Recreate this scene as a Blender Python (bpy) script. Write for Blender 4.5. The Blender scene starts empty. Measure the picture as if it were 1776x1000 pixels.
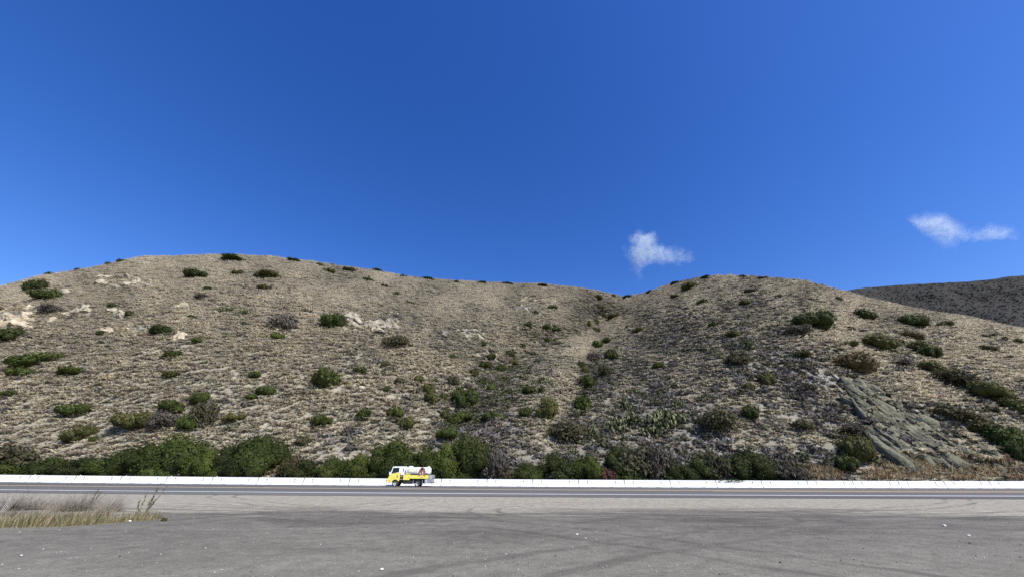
import bpy, bmesh, math, random
import numpy as np
from mathutils import Vector, Matrix
from mathutils import noise as mnoise

random.seed(7)
rng = np.random.default_rng(7)
SC = bpy.context.scene
COL = SC.collection
R = math.radians

# ------------------------------------------------------------------ camera
EYE = np.array([0.0, 0.0, 1.7])
F = 660.0                                   # focal length in pixels of a 1776 px wide frame
PITCH = math.atan(308.0 / F)
ROLL = R(0.36)
_fw = np.array([0, math.cos(PITCH), math.sin(PITCH)])
_up = np.array([0, -math.sin(PITCH), math.cos(PITCH)])
_rt = np.array([1.0, 0, 0])
RT = math.cos(ROLL) * _rt + math.sin(ROLL) * _up
UP = math.cos(ROLL) * _up - math.sin(ROLL) * _rt
FW = _fw
cam_d = bpy.data.cameras.new('camera')
cam_d.sensor_width = 36.0
cam_d.lens = F / 1776 * 36.0
cam_d.clip_start = 0.1
cam_d.clip_end = 20000
cam = bpy.data.objects.new('camera', cam_d)
COL.objects.link(cam)
cam.matrix_world = Matrix(((RT[0], UP[0], -FW[0], EYE[0]), (RT[1], UP[1], -FW[1], EYE[1]),
                           (RT[2], UP[2], -FW[2], EYE[2]), (0, 0, 0, 1)))
SC.camera = cam

# ------------------------------------------------------------------ light
SUN_AZ, SUN_EL = R(131), R(48)              # azimuth clockwise from +Y
sdir = Vector((math.sin(SUN_AZ) * math.cos(SUN_EL), math.cos(SUN_AZ) * math.cos(SUN_EL), math.sin(SUN_EL)))
sun_d = bpy.data.lights.new('sun', 'SUN')
sun_d.energy = 4.6
sun_d.angle = R(0.53)
sun_d.color = (1.0, 0.955, 0.89)
sun = bpy.data.objects.new('sun', sun_d)
COL.objects.link(sun)
sun.location = (60, -60, 90)
sun.rotation_euler = sdir.to_track_quat('Z', 'Y').to_euler()

world = bpy.data.worlds.new('World')
SC.world = world
world.use_nodes = True
wn, wl = world.node_tree.nodes, world.node_tree.links
wn.clear()
sky = wn.new('ShaderNodeTexSky')
sky.sky_type = 'NISHITA'
sky.sun_disc = False
sky.sun_elevation = SUN_EL
sky.sun_rotation = SUN_AZ
sky.altitude = 300
sky.air_density = 1.0
sky.dust_density = 0.42
sky.ozone_density = 3.0
hs = wn.new('ShaderNodeHueSaturation')
hs.inputs['Saturation'].default_value = 1.33
hs.inputs['Hue'].default_value = 0.518
hs.inputs['Value'].default_value = 1.08
bg = wn.new('ShaderNodeBackground')
bg.inputs['Strength'].default_value = 0.12
wo = wn.new('ShaderNodeOutputWorld')
wl.new(sky.outputs[0], hs.inputs['Color'])
wl.new(hs.outputs[0], bg.inputs[0])
wl.new(bg.outputs[0], wo.inputs[0])

SC.view_settings.view_transform = 'Standard'
SC.view_settings.look = 'None'
SC.view_settings.exposure = 0.55
SC.view_settings.gamma = 1.0
SC.render.engine = 'CYCLES'
SC.cycles.volume_step_rate = 1.0
SC.cycles.max_bounces = 5
SC.cycles.volume_bounces = 1
SC.cycles.use_denoising = False

# ------------------------------------------------------------------ helpers
def tag(o, label=None, cat=None, group=None, kind=None):
    if label: o['label'] = label
    if cat: o['category'] = cat
    if group: o['group'] = group
    if kind: o['kind'] = kind
    return o

def link(name, me, mat=None, parent=None, loc=None):
    o = bpy.data.objects.new(name, me)
    COL.objects.link(o)
    if mat is not None and me is not None and len(me.materials) == 0: me.materials.append(mat)
    if parent is not None: o.parent = parent
    if loc is not None: o.location = loc
    return o

def empty(name, loc=(0, 0, 0)):
    o = bpy.data.objects.new(name, None)
    COL.objects.link(o)
    o.location = loc
    o.empty_display_size = 0.3
    return o

def mesh_np(name, V, faces, cols=None, smooth=False, extra=None):
    """V (n,3); faces = list of int arrays (m,k)"""
    me = bpy.data.meshes.new(name)
    V = np.asarray(V, dtype=np.float32)
    faces = [np.asarray(f, dtype=np.int32) for f in faces if len(f)]
    me.vertices.add(len(V))
    me.vertices.foreach_set('co', V.ravel())
    nl = sum(f.size for f in faces); npoly = sum(len(f) for f in faces)
    me.loops.add(nl); me.polygons.add(npoly)
    me.loops.foreach_set('vertex_index', np.concatenate([f.ravel() for f in faces]))
    tot = np.concatenate([np.full(len(f), f.shape[1], np.int32) for f in faces])
    st = np.concatenate([[0], np.cumsum(tot)[:-1]]).astype(np.int32)
    me.polygons.foreach_set('loop_start', st)
    me.polygons.foreach_set('loop_total', tot)
    if smooth: me.polygons.foreach_set('use_smooth', np.ones(npoly, bool))
    if cols is not None:
        a = me.color_attributes.new('tint', 'FLOAT_COLOR', 'POINT')
        c = np.ones((len(V), 4), np.float32); c[:, :3] = cols
        a.data.foreach_set('color', c.ravel())
    if extra:
        for k, arr in extra.items():
            a = me.attributes.new(k, 'FLOAT', 'POINT')
            a.data.foreach_set('value', np.asarray(arr, np.float32))
    me.update(calc_edges=True)
    me.validate()
    return me

def _hash(ix, iy, seed):
    h = (ix.astype(np.int64) * 374761393 + iy.astype(np.int64) * 668265263 + seed * 974711) & 0x7fffffff
    h = ((h ^ (h >> 13)) * 1274126177) & 0x7fffffff
    h = h ^ (h >> 16)
    return (h & 0xffff) / 65535.0

def vnoise(x, y, seed=0):
    x = np.asarray(x, float); y = np.asarray(y, float)
    ix = np.floor(x).astype(np.int64); iy = np.floor(y).astype(np.int64)
    fx = x - ix; fy = y - iy
    fx = fx * fx * (3 - 2 * fx); fy = fy * fy * (3 - 2 * fy)
    a = _hash(ix, iy, seed); b = _hash(ix + 1, iy, seed); c = _hash(ix, iy + 1, seed); d = _hash(ix + 1, iy + 1, seed)
    return (a * (1 - fx) + b * fx) * (1 - fy) + (c * (1 - fx) + d * fx) * fy

def fbm(x, y, seed=0, octv=4):
    s = 0; amp = 1; n = 0
    for k in range(octv):
        s = s + amp * (vnoise(x * 2 ** k + 13.7 * k, y * 2 ** k + 7.1 * k, seed + k) - 0.5); n += amp; amp *= 0.5
    return s / n * 2

# ------------------------------------------------------------------ materials
def mat_new(name):
    m = bpy.data.materials.new(name)
    m.use_nodes = True
    nt = m.node_tree
    b = nt.nodes['Principled BSDF']
    return m, nt, b

def paint(name, col, rough=0.5, metal=0.0, var=0.08, scale=6.0, spec=0.5, coat=0.0):
    m, nt, b = mat_new(name)
    N, L = nt.nodes, nt.links
    tc = N.new('ShaderNodeTexCoord'); no = N.new('ShaderNodeTexNoise')
    no.inputs['Scale'].default_value = scale; no.inputs['Detail'].default_value = 5
    L.new(tc.outputs['Object'], no.inputs['Vector'])
    mx = N.new('ShaderNodeMix'); mx.data_type = 'RGBA'
    mx.inputs[6].default_value = (*[c * (1 - var) for c in col], 1)
    mx.inputs[7].default_value = (*[min(1, c * (1 + var)) for c in col], 1)
    L.new(no.outputs['Fac'], mx.inputs[0]); L.new(mx.outputs[2], b.inputs['Base Color'])
    b.inputs['Roughness'].default_value = rough; b.inputs['Metallic'].default_value = metal
    b.inputs['Specular IOR Level'].default_value = spec
    b.inputs['Coat Weight'].default_value = coat
    return m

def tint_mat(name, rough=0.9, spec=0.15, mult=None, trans=0.0):
    """colour from the mesh's own 'tint' attribute (one value per plant, real colour differences)"""
    m, nt, b = mat_new(name)
    N, L = nt.nodes, nt.links
    at = N.new('ShaderNodeAttribute'); at.attribute_name = 'tint'
    L.new(at.outputs['Color'], b.inputs['Base Color'])
    b.inputs['Roughness'].default_value = rough; b.inputs['Specular IOR Level'].default_value = spec
    if trans:
        tr = N.new('ShaderNodeBsdfTranslucent'); mix = N.new('ShaderNodeMixShader')
        mix.inputs[0].default_value = trans
        L.new(at.outputs['Color'], tr.inputs[0]); L.new(b.outputs[0], mix.inputs[1]); L.new(tr.outputs[0], mix.inputs[2])
        L.new(mix.outputs[0], N['Material Output'].inputs[0])
    return m

def foliage_mat(name, trans=0.2):
    """object colour times the per-leaf 'tint' attribute"""
    m, nt, b = mat_new(name)
    N, L = nt.nodes, nt.links
    at = N.new('ShaderNodeAttribute'); at.attribute_name = 'tint'
    oi = N.new('ShaderNodeObjectInfo')
    mx = N.new('ShaderNodeMix'); mx.data_type = 'RGBA'; mx.blend_type = 'MULTIPLY'
    mx.inputs[0].default_value = 1.0
    L.new(oi.outputs['Color'], mx.inputs[6]); L.new(at.outputs['Color'], mx.inputs[7])
    L.new(mx.outputs[2], b.inputs['Base Color'])
    b.inputs['Roughness'].default_value = 0.65; b.inputs['Specular IOR Level'].default_value = 0.12
    tr = N.new('ShaderNodeBsdfTranslucent'); mix = N.new('ShaderNodeMixShader')
    mix.inputs[0].default_value = trans
    L.new(mx.outputs[2], tr.inputs[0]); L.new(b.outputs[0], mix.inputs[1]); L.new(tr.outputs[0], mix.inputs[2])
    L.new(mix.outputs[0], N['Material Output'].inputs[0])
    return m

def rock_mat(name, c1, c2, c3, scale=0.6, bump=0.6):
    m, nt, b = mat_new(name)
    N, L = nt.nodes, nt.links
    tc = N.new('ShaderNodeTexCoord')
    n1 = N.new('ShaderNodeTexNoise'); n1.inputs['Scale'].default_value = scale; n1.inputs['Detail'].default_value = 8; n1.inputs['Roughness'].default_value = 0.65
    n2 = N.new('ShaderNodeTexNoise'); n2.inputs['Scale'].default_value = scale * 5; n2.inputs['Detail'].default_value = 6
    vo = N.new('ShaderNodeTexVoronoi'); vo.feature = 'DISTANCE_TO_EDGE'; vo.inputs['Scale'].default_value = scale * 1.3
    for n in (n1, n2, vo): L.new(tc.outputs['Object'], n.inputs['Vector'])
    cr = N.new('ShaderNodeValToRGB')
    e = cr.color_ramp.elements
    e[0].position = 0.32; e[0].color = (*c1, 1); e[1].position = 0.68; e[1].color = (*c3, 1)
    k = e.new(0.5); k.color = (*c2, 1)
    L.new(n1.outputs['Fac'], cr.inputs[0])
    mx = N.new('ShaderNodeMix'); mx.data_type = 'RGBA'; mx.blend_type = 'OVERLAY'; mx.inputs[0].default_value = 0.5
    L.new(cr.outputs[0], mx.inputs[6]); L.new(n2.outputs['Fac'], mx.inputs[7])
    L.new(mx.outputs[2], b.inputs['Base Color'])
    b.inputs['Roughness'].default_value = 0.92; b.inputs['Specular IOR Level'].default_value = 0.2
    ad = N.new('ShaderNodeMath'); ad.operation = 'MULTIPLY_ADD'; ad.inputs[1].default_value = 0.6
    L.new(n2.outputs['Fac'], ad.inputs[0]); L.new(n1.outputs['Fac'], ad.inputs[2])
    bp = N.new('ShaderNodeBump'); bp.inputs['Strength'].default_value = bump; bp.inputs['Distance'].default_value = 0.5
    L.new(ad.outputs[0], bp.inputs['Height']); L.new(bp.outputs[0], b.inputs['Normal'])
    return m

# ------------------------------------------------------------------ rays
def ray(u, v):
    """direction with y = 1 through photo pixel (u, v)"""
    u = np.asarray(u, float); v = np.asarray(v, float)
    a = (u - 888.0) / F; b = -(v - 500.0) / F
    d = FW[None, :] + a.reshape(-1, 1) * RT[None, :] + b.reshape(-1, 1) * UP[None, :]
    return d / d[:, 1:2]

def zdepth(P):
    return (np.asarray(P) - EYE) @ FW

# ------------------------------------------------------------------ hill shape
SIL = np.array([(-500, 760), (-300, 640), (-120, 548), (0, 500), (60, 483), (100, 476), (170, 463), (250, 447), (330, 444.5), (400, 443.5), (470, 446),
                (550, 456), (620, 466), (700, 480), (780, 487.5), (860, 491), (940, 494), (1000, 499), (1040, 506), (1080, 515.5),
                (1120, 508), (1160, 494), (1200, 484), (1240, 479), (1300, 480), (1360, 484), (1400, 489), (1450, 503), (1500, 517),
                (1560, 531), (1620, 542), (1680, 551), (1740, 564), (1776, 573), (1900, 603), (2100, 660), (2300, 730)], float)
YTOP = np.array([(-500, 95), (-300, 115), (0, 150), (200, 160), (400, 168), (600, 188), (800, 215), (1000, 228), (1080, 225), (1160, 205), (1240, 185),
                 (1350, 168), (1450, 152), (1600, 140), (1776, 128), (2100, 110), (2300, 100)], float)
YB, ZB = 58.6, -2.25                        # foot of the slope behind the barrier, below the eye
def sag(X): return 0.15 * (np.asarray(X) / 66.0) ** 2   # the road climbs a little to both sides

def sil(u): return np.interp(u, SIL[:, 0], SIL[:, 1])

def segdist(u, v, pts):
    best = np.full(u.shape, 1e9)
    for (a, b) in zip(pts[:-1], pts[1:]):
        ax, ay = a; bx, by = b
        dx, dy = bx - ax, by - ay
        t = np.clip(((u - ax) * dx + (v - ay) * dy) / (dx * dx + dy * dy), 0, 1)
        best = np.minimum(best, np.hypot(u - ax - t * dx, (v - ay - t * dy)))
    return best

CREASE = [  # path, half width px, strength (positive cuts a gully, negative raises a ridge)
    ([(1082, 500), (1060, 540), (1010, 570), (930, 612), (860, 655), (805, 710), (780, 760), (775, 800)], 80, 0.33),
    ([(1050, 560), (1028, 620), (1008, 680), (985, 750), (970, 800)], 48, 0.17),
    ([(1215, 490), (1190, 580), (1130, 690), (1110, 800)], 70, 0.08),
    ([(1372, 560), (1420, 620), (1465, 662), (1540, 690), (1620, 735), (1700, 780), (1790, 830)], 75, -0.13),
    ([(1330, 640), (1385, 690), (1440, 750), (1475, 810)], 60, 0.07),
    ([(980, 570), (985, 640), (950, 700), (925, 780)], 42, -0.11),
    ([(1280, 540), (1300, 640), (1260, 760)], 60, -0.07),
    ([(640, 540), (700, 560), (740, 640), (790, 660)], 55, -0.07),
    ([(560, 600), (600, 700), (590, 790)], 60, 0.035),
    ([(300, 480), (250, 600), (230, 760)], 90, -0.04),
    ([(90, 500), (130, 640), (120, 780)], 60, 0.03),
    ([(1580, 560), (1640, 640), (1740, 700), (1800, 740)], 45, 0.05),
]

def hillY(u, v):
    u = np.asarray(u, float); v = np.asarray(v, float)
    d = ray(u, v); t = d[:, 2]
    vs = sil(u); vb = 838.0
    s = np.clip((vb - v) / (vb - vs), -0.1, 1.0)
    tt = ray(u, vs)[:, 2]
    yt = np.interp(u, YTOP[:, 0], YTOP[:, 1])
    At = (tt * yt - ZB) / (yt - YB)
    sp = np.clip(s, 0, 1)
    A = At * (1.10 - 0.10 * sp ** 2.6)
    f = np.zeros_like(u)
    for pts, w, k in CREASE:
        dd = segdist(u, v, pts) / w
        f += k * np.exp(-np.sqrt(dd * dd + 0.06) * 1.3) * 1.25
    f *= np.clip(sp * 3.0, 0.15, 1) * (1 - 0.8 * sp ** 3)
    A = A * (1 - f)
    # rough ground
    n = fbm(u / 75.0, v / 60.0, 3, 3) * 0.035 + fbm(u / 24.0, v / 18.0, 9, 3) * 0.006
    A = A * (1 + n * np.clip(sp * 4, 0, 1))
    den = np.maximum(A - t, 0.11)
    Y = (A * YB - ZB) / den
    return Y

def hillP(u, v):
    u = np.atleast_1d(np.asarray(u, float)); v = np.atleast_1d(np.asarray(v, float))
    return EYE[None, :] + ray(u, v) * hillY(u, v)[:, None]

def hillN(u, v):
    e = 2.0
    du = hillP(u + e, v) - hillP(u - e, v); dv = hillP(u, v - e) - hillP(u, v + e)
    n = np.cross(du, dv); n /= np.linalg.norm(n, axis=1)[:, None] + 1e-9
    n[n[:, 2] < 0] *= -1
    return n

def inpoly(u, v, poly):
    u = np.asarray(u); v = np.asarray(v); c = np.zeros(u.shape, bool)
    for (x0, y0), (x1, y1) in zip(poly, poly[1:] + poly[:1]):
        k = ((y0 > v) != (y1 > v)) & (u < (x1 - x0) * (v - y0) / (y1 - y0 + 1e-9) + x0)
        c ^= k
    return c

# share of grey scrub against straw grass over the slope
_su = np.array([0, 150, 300, 450, 600, 750, 900, 1050, 1200, 1350, 1500, 1650, 1776])
_sv = np.array([450, 500, 560, 620, 680, 740, 800])
_st = np.array([[.1, .1, .1, .2, .5, .7, .85, .9, .9, .7, .5, .45, .45],
                [.1, .1, .1, .2, .4, .65, .85, .9, .9, .65, .45, .45, .45],
                [.05, .1, .1, .1, .12, .3, .7, .9, .95, .7, .4, .4, .4],
                [.05, .05, .05, .05, .1, .25, .6, .85, .85, .85, .5, .4, .3],
                [.04, .04, .04, .04, .08, .2, .55, .7, .65, .75, .7, .6, .5],
                [.04, .04, .04, .04, .1, .3, .5, .6, .6, .7, .75, .6, .5],
                [.04, .04, .04, .04, .2, .45, .5, .55, .6, .65, .6, .45, .4]])
def scrub(u, v):
    u = np.clip(u, _su[0], _su[-1]); v = np.clip(v, _sv[0], _sv[-1])
    iu = np.clip(np.searchsorted(_su, u, 'right') - 1, 0, len(_su) - 2); iv = np.clip(np.searchsorted(_sv, v, 'right') - 1, 0, len(_sv) - 2)
    fu = (u - _su[iu]) / (_su[iu + 1] - _su[iu]); fv = (v - _sv[iv]) / (_sv[iv + 1] - _sv[iv])
    b = (_st[iv, iu] * (1 - fu) + _st[iv, iu + 1] * fu) * (1 - fv) + (_st[iv + 1, iu] * (1 - fu) + _st[iv + 1, iu + 1] * fu) * fv
    side = [(1080, 508), (1150, 490), (1240, 474), (1330, 486), (1375, 580), (1430, 660), (1485, 800), (780, 835), (778, 745), (845, 660), (935, 608), (1025, 560)]
    dd = segdist(u, v, side + [side[0]]); inn = inpoly(u, v, side)
    b = np.maximum(b, .88 * np.where(inn, np.clip(.35 + dd / 22, 0, 1), 0))
    b = b - .38 * np.exp(-(segdist(u, v, [(1280, 680), (1400, 760), (1330, 780)]) / 55) ** 2) - .3 * np.exp(-(segdist(u, v, [(1150, 640), (1180, 690)]) / 30) ** 2)
    # the straw coloured spur between the two gullies
    b = b - 0.55 * np.exp(-(segdist(u, v, [(1000, 605), (985, 645), (948, 700), (925, 745)]) / 36) ** 2)
    b = b - 0.45 * np.exp(-(segdist(u, v, [(1420, 560), (1480, 600), (1540, 640), (1650, 690)]) / 30) ** 2)
    b = b + 0.7 * fbm(u / 60, v / 40, 21, 3) * np.clip(b * 4, 0, 1)
    return np.clip(b, 0, 1)

def soil_mat():
    m, nt, b = mat_new('hill_soil')
    N, L = nt.nodes, nt.links
    tc = N.new('ShaderNodeTexCoord')
    at = N.new('ShaderNodeAttribute'); at.attribute_name = 'scrub'
    n1 = N.new('ShaderNodeTexNoise'); n1.inputs['Scale'].default_value = 0.35; n1.inputs['Detail'].default_value = 9; n1.inputs['Roughness'].default_value = 0.7
    n2 = N.new('ShaderNodeTexNoise'); n2.inputs['Scale'].default_value = 2.2; n2.inputs['Detail'].default_value = 6
    for n in (n1, n2): L.new(tc.outputs['Object'], n.inputs['Vector'])
    ra = N.new('ShaderNodeValToRGB'); rb = N.new('ShaderNodeValToRGB')
    for r_, c in ((ra, [(0.205, 0.185, 0.138), (0.345, 0.315, 0.238)]), (rb, [(0.11, 0.105, 0.088), (0.205, 0.195, 0.163)])):
        e = r_.color_ramp.elements
        e[0].position = 0.3; e[0].color = (*c[0], 1); e[1].position = 0.72; e[1].color = (*c[1], 1)
    L.new(n1.outputs['Fac'], ra.inputs[0]); L.new(n1.outputs['Fac'], rb.inputs[0])
    mx = N.new('ShaderNodeMix'); mx.data_type = 'RGBA'
    L.new(at.outputs['Fac'], mx.inputs[0]); L.new(ra.outputs[0], mx.inputs[6]); L.new(rb.outputs[0], mx.inputs[7])
    L.new(mx.outputs[2], b.inputs['Base Color'])
    b.inputs['Roughness'].default_value = 0.95; b.inputs['Specular IOR Level'].default_value = 0.1
    bp = N.new('ShaderNodeBump'); bp.inputs['Strength'].default_value = 0.5; bp.inputs['Distance'].default_value = 0.35
    L.new(n2.outputs['Fac'], bp.inputs['Height']); L.new(bp.outputs[0], b.inputs['Normal'])
    return m

US = np.arange(-480, 2261, 5.0)
NS = 150
def build_hill():
    ss = np.linspace(-0.03, 1.0, NS)
    uu, s2 = np.meshgrid(US, ss, indexing='ij')
    vv = 838 - s2 * (838 - sil(uu))
    P = hillP(uu.ravel(), vv.ravel()).reshape(len(US), NS, 3)
    # the far side of the crest
    top = P[:, -1]
    rows = []
    prev = P[:, -1] - P[:, -2]
    for dy, dz in ((6, -0.6), (14, -2.4), (28, -7.5), (50, -18), (90, -40), (150, -75)):
        q = top.copy(); q[:, 1] += dy; q[:, 0] *= (top[:, 1] + dy) / top[:, 1]
        q[:, 2] = top[:, 2] + dz + 0.0
        rows.append(np.maximum(q, [-1e9, -1e9, -3]))
    P = np.concatenate([P] + [r[:, None, :] for r in rows], axis=1)
    nv = P.shape[1]
    sc = np.concatenate([scrub(uu.ravel(), vv.ravel()).reshape(len(US), NS), np.ones((len(US), nv - NS))], axis=1)
    i = np.arange(len(US) - 1)[:, None] * nv + np.arange(nv - 1)[None, :]
    i = i.ravel()
    q = np.stack([i, i + nv, i + nv + 1, i + 1], axis=1)
    me = mesh_np('hill', P.reshape(-1, 3), [q], smooth=True, extra={'scrub': sc.ravel()})
    o = link('hill', me, soil_mat())
    tag(o, kind='structure')
    return uu, vv, P[:, :NS]

UU, VV, HP = build_hill()

# cell areas, to spread plants evenly over the ground
_e1 = HP[1:, :-1] - HP[:-1, :-1]; _e2 = HP[:-1, 1:] - HP[:-1, :-1]
CELL = np.linalg.norm(np.cross(_e1, _e2), axis=2)
CU = (UU[1:, :-1] + UU[:-1, :-1]) / 2; CV = (VV[:-1, 1:] + VV[:-1, :-1]) / 2

def spread(n, dens):
    w = CELL * dens
    w = (w / w.sum()).ravel()
    idx = rng.choice(len(w), n, p=w)
    iu, is_ = np.unravel_index(idx, CELL.shape)
    u = UU[iu, 0] + rng.random(n) * 5.0
    s = np.linspace(-0.03, 1.0, NS)
    sv = s[is_] + rng.random(n) * (s[1] - s[0])
    v = 838 - sv * (838 - sil(u))
    return u, v

INFRAME = ((CU > -130) & (CU < 1906)).astype(float) * 0.94 + 0.06

# rock zones where grass is thin
SLAB = [(1460, 662), (1500, 668), (1548, 688), (1602, 722), (1662, 758), (1715, 788), (1762, 812), (1735, 812), (1690, 804), (1640, 798),
        (1600, 800), (1562, 796), (1530, 784), (1502, 762), (1486, 732), (1474, 700)]
M_PALE = rock_mat('pale_rock', (.15, .13, .095), (.32, .285, .21), (.43, .395, .31), .55)
M_OCHRE = rock_mat('ochre_rock', (.20, .16, .105), (.38, .32, .22), (.50, .445, .335), .4)
M_SLATE = rock_mat('slate_rock', (.06, .06, .044), (.125, .122, .085), (.205, .198, .135), .5, .9)
M_GREYR = rock_mat('grey_rock', (.11, .105, .09), (.21, .195, .16), (.31, .29, .235), .5)

OUT = [
 (26, 553, 76, 48, 24, M_OCHRE, 'large cream and ochre rock outcrop on the slope at the left edge', 1.2),
 (608, 566, 34, 34, 6, M_PALE, 'tall cream boulder beside the dark round shrub on mid slope', 1.35),
 (660, 568, 60, 26, 11, M_PALE, 'broken row of cream boulders jutting from the slope beside the tallest boulder', 1.0),
 (207, 545, 26, 15, 5, M_PALE, 'small cream outcrop with a green shrub growing at its right', 1.0),
 (306, 583, 26, 17, 5, M_OCHRE, 'ochre overhanging rock with a dark shadow beneath it', 1.1),
 (188, 577, 22, 12, 3, M_OCHRE, 'rounded tan boulder with a dark bush at its left', 1.1),
 (205, 488, 80, 24, 20, M_PALE, 'wide patch of pale broken rock high on the left hill', .72),
 (250, 492, 34, 18, 11, M_PALE, 'smaller patch of pale broken rock below the left hilltop', .8),
 (116, 503, 32, 18, 7, M_PALE, 'pale ledge right of the two dark shrubs near the left skyline', .8),
 (248, 570, 38, 12, 12, M_GREYR, 'flat grey shingle patch left of a dark low shrub', .7),
 (308, 533, 34, 10, 5, M_OCHRE, 'low tan rock ledge above the shingle patch', .8),
 (240, 517, 18, 10, 5, M_GREYR, 'small grey knob of rock in the middle of the left slope', .8),
 (92, 556, 20, 6, 2, M_OCHRE, 'flat tan rock right of the large ochre outcrop', .8),
 (118, 544, 16, 10, 3, M_OCHRE, 'small tan rock below the brown shrub near the left skyline', .8),
 (145, 538, 26, 9, 4, M_PALE, 'low row of pale stones uphill of the tan rocks', .8),
 (410, 540, 40, 12, 10, M_GREYR, 'grey rubble among prickly pear on the left slope', .7),
 (500, 579, 26, 13, 6, M_PALE, 'pale rubble under the dark round shrub left of the boulders', .8),
 (597, 656, 20, 8, 1, M_PALE, 'flat white slab lying right of the bright green shrub', 1),
 (628, 673, 24, 8, 1, M_PALE, 'flat white rock lying on grass below the white slab', 1),
 (7, 615, 9, 5, 1, M_PALE, 'single white stone on the slope at the left edge', 1),
 (772, 578, 30, 12, 7, M_GREYR, 'low pale ledge between the boulders and the ravine', .7),
 (822, 580, 40, 20, 13, M_PALE, 'patch of pale broken rock on the ravine left wall', .7),
 (920, 524, 40, 18, 15, M_OCHRE, 'upper ochre scree patch below the middle of the ridge', .6),
 (905, 537, 30, 16, 10, M_GREYR, 'dark craggy rock at the left of the ochre scree', .8),
 (955, 525, 30, 14, 9, M_OCHRE, 'lower ochre scree patch right of the crag', .6),
 (1472, 564, 18, 6, 3, M_PALE, 'pale stones on the right hill below the largest dark shrub', .7),
 (1502, 571, 8, 4, 1, M_PALE, 'single white stone on the right hill slope', 1),
 (1578, 619, 22, 5, 3, M_PALE, 'streak of white stones left of the paired olive shrubs', .8),
 (1363, 597, 9, 4, 1, M_PALE, 'white stone near the brow of the right hill', 1),
 (1600, 627, 10, 4, 1, M_PALE, 'white stone beside the olive shrub on the right slope', 1),
 (1277, 505, 10, 4, 1, M_PALE, 'white stone just below the right hilltop', 1),
 (1046, 616, 8, 5, 1, M_PALE, 'white stone by a dark shrub in the right gully', 1),
]
def keep_off_rock(u, v, p=.6):
    """plants thin out where bedrock breaks the surface"""
    k = np.ones(len(u), bool)
    for q in OUT:
        k &= ~((((u - q[0]) / (q[2] * .5)) ** 2 + ((v - q[1]) / (q[3] * .55)) ** 2 < 1) & (rng.random(len(u)) < p))
    return k

def scatter(name, protos, u, v, size, lean, cols, mat, up_mix=0.7, sink=0.05, squash=None, droop=0.0):
    """every plant of one kind merged into ONE mesh"""
    P = hillP(u, v); N = hillN(u, v)
    P = P + N * (inpoly(u, v, SLAB) * (.3 + .9 * rng.random(len(u))))[:, None]
    g = N * (1 - up_mix) + np.array([0, 0, 1.0]) * up_mix
    g /= np.linalg.norm(g, axis=1)[:, None]
    a = rng.random(len(u)) * 2 * np.pi
    ref = np.stack([np.cos(a), np.sin(a), np.zeros_like(a)], 1)
    x = np.cross(g, ref); x /= np.linalg.norm(x, axis=1)[:, None]
    y = np.cross(g, x)
    which = rng.integers(0, len(protos), len(u))
    VS, FS3, FS4, CS = [], [], [], []; off = 0
    for k, (pv, f3, f4, pc) in enumerate(protos):
        m = which == k
        n = int(m.sum())
        if not n: continue
        sz = size[m][:, None, None]
        sq = 1.0 if squash is None else squash[m][:, None, None]
        V = (pv[None, :, 0:1] * x[m][:, None, :] + pv[None, :, 1:2] * y[m][:, None, :] + sq * pv[None, :, 2:3] * g[m][:, None, :]) * sz
        hang = lean[None, :] + droop * N[m] * np.array([1, 1, 0])
        V = V + hang[:, None, :] * (np.maximum(pv[None, :, 2:3], 0) ** 1.5) * sz
        V = V + P[m][:, None, :] - (g[m] * sink)[:, None, :] * sz
        nvp = len(pv)
        base = off + np.arange(n)[:, None, None] * nvp
        if len(f3): FS3.append((f3[None] + base).reshape(-1, 3))
        if len(f4): FS4.append((f4[None] + base).reshape(-1, 4))
        CS.append((cols[m][:, None, :] * pc[None, :, :]).reshape(-1, 3))
        VS.append(V.reshape(-1, 3)); off += n * nvp
    fs = []
    if FS3: fs.append(np.concatenate(FS3))
    if FS4: fs.append(np.concatenate(FS4))
    me = mesh_np(name, np.concatenate(VS), fs, cols=np.concatenate(CS))
    return link(name, me, mat)

def tuft_proto(seed, nb=18, spreadr=0.78, w=0.20, tall=0.64):
    r = np.random.default_rng(seed)
    V, Fc, C = [], [], []
    for i in range(nb):
        a = r.random() * 2 * np.pi; out = spreadr * (0.25 + r.random())
        h = (0.55 + 0.45 * r.random()) * tall
        b = np.array([np.cos(a), np.sin(a), 0]) * 0.22 * r.random()
        side = np.array([-np.sin(a + r.normal() * .6), np.cos(a + r.normal() * .6), 0]) * w * (0.6 + 0.8 * r.random())
        mid = b + np.array([np.cos(a), np.sin(a), 0]) * out * 0.45 + np.array([0, 0, h * 0.75])
        tip = b + np.array([np.cos(a), np.sin(a), 0]) * out * 1.2 + np.array([0, 0, h * (0.75 + 0.3 * r.random())])
        k = len(V)
        V += [b - side * .5, b + side * .5, mid + side * .5, mid - side * .5, tip]
        Fc.append((k, k + 1, k + 2, k + 3)); Fc.append((k + 3, k + 2, k + 4, k + 4))
        c = 0.86 + 0.28 * r.random()
        C += [[c, c, c]] * 5
    f4 = np.array([f for f in Fc if f[3] != f[2]]); f3 = np.array([f[:3] for f in Fc if f[3] == f[2]])
    return np.array(V), f3, f4, np.array(C)

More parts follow.
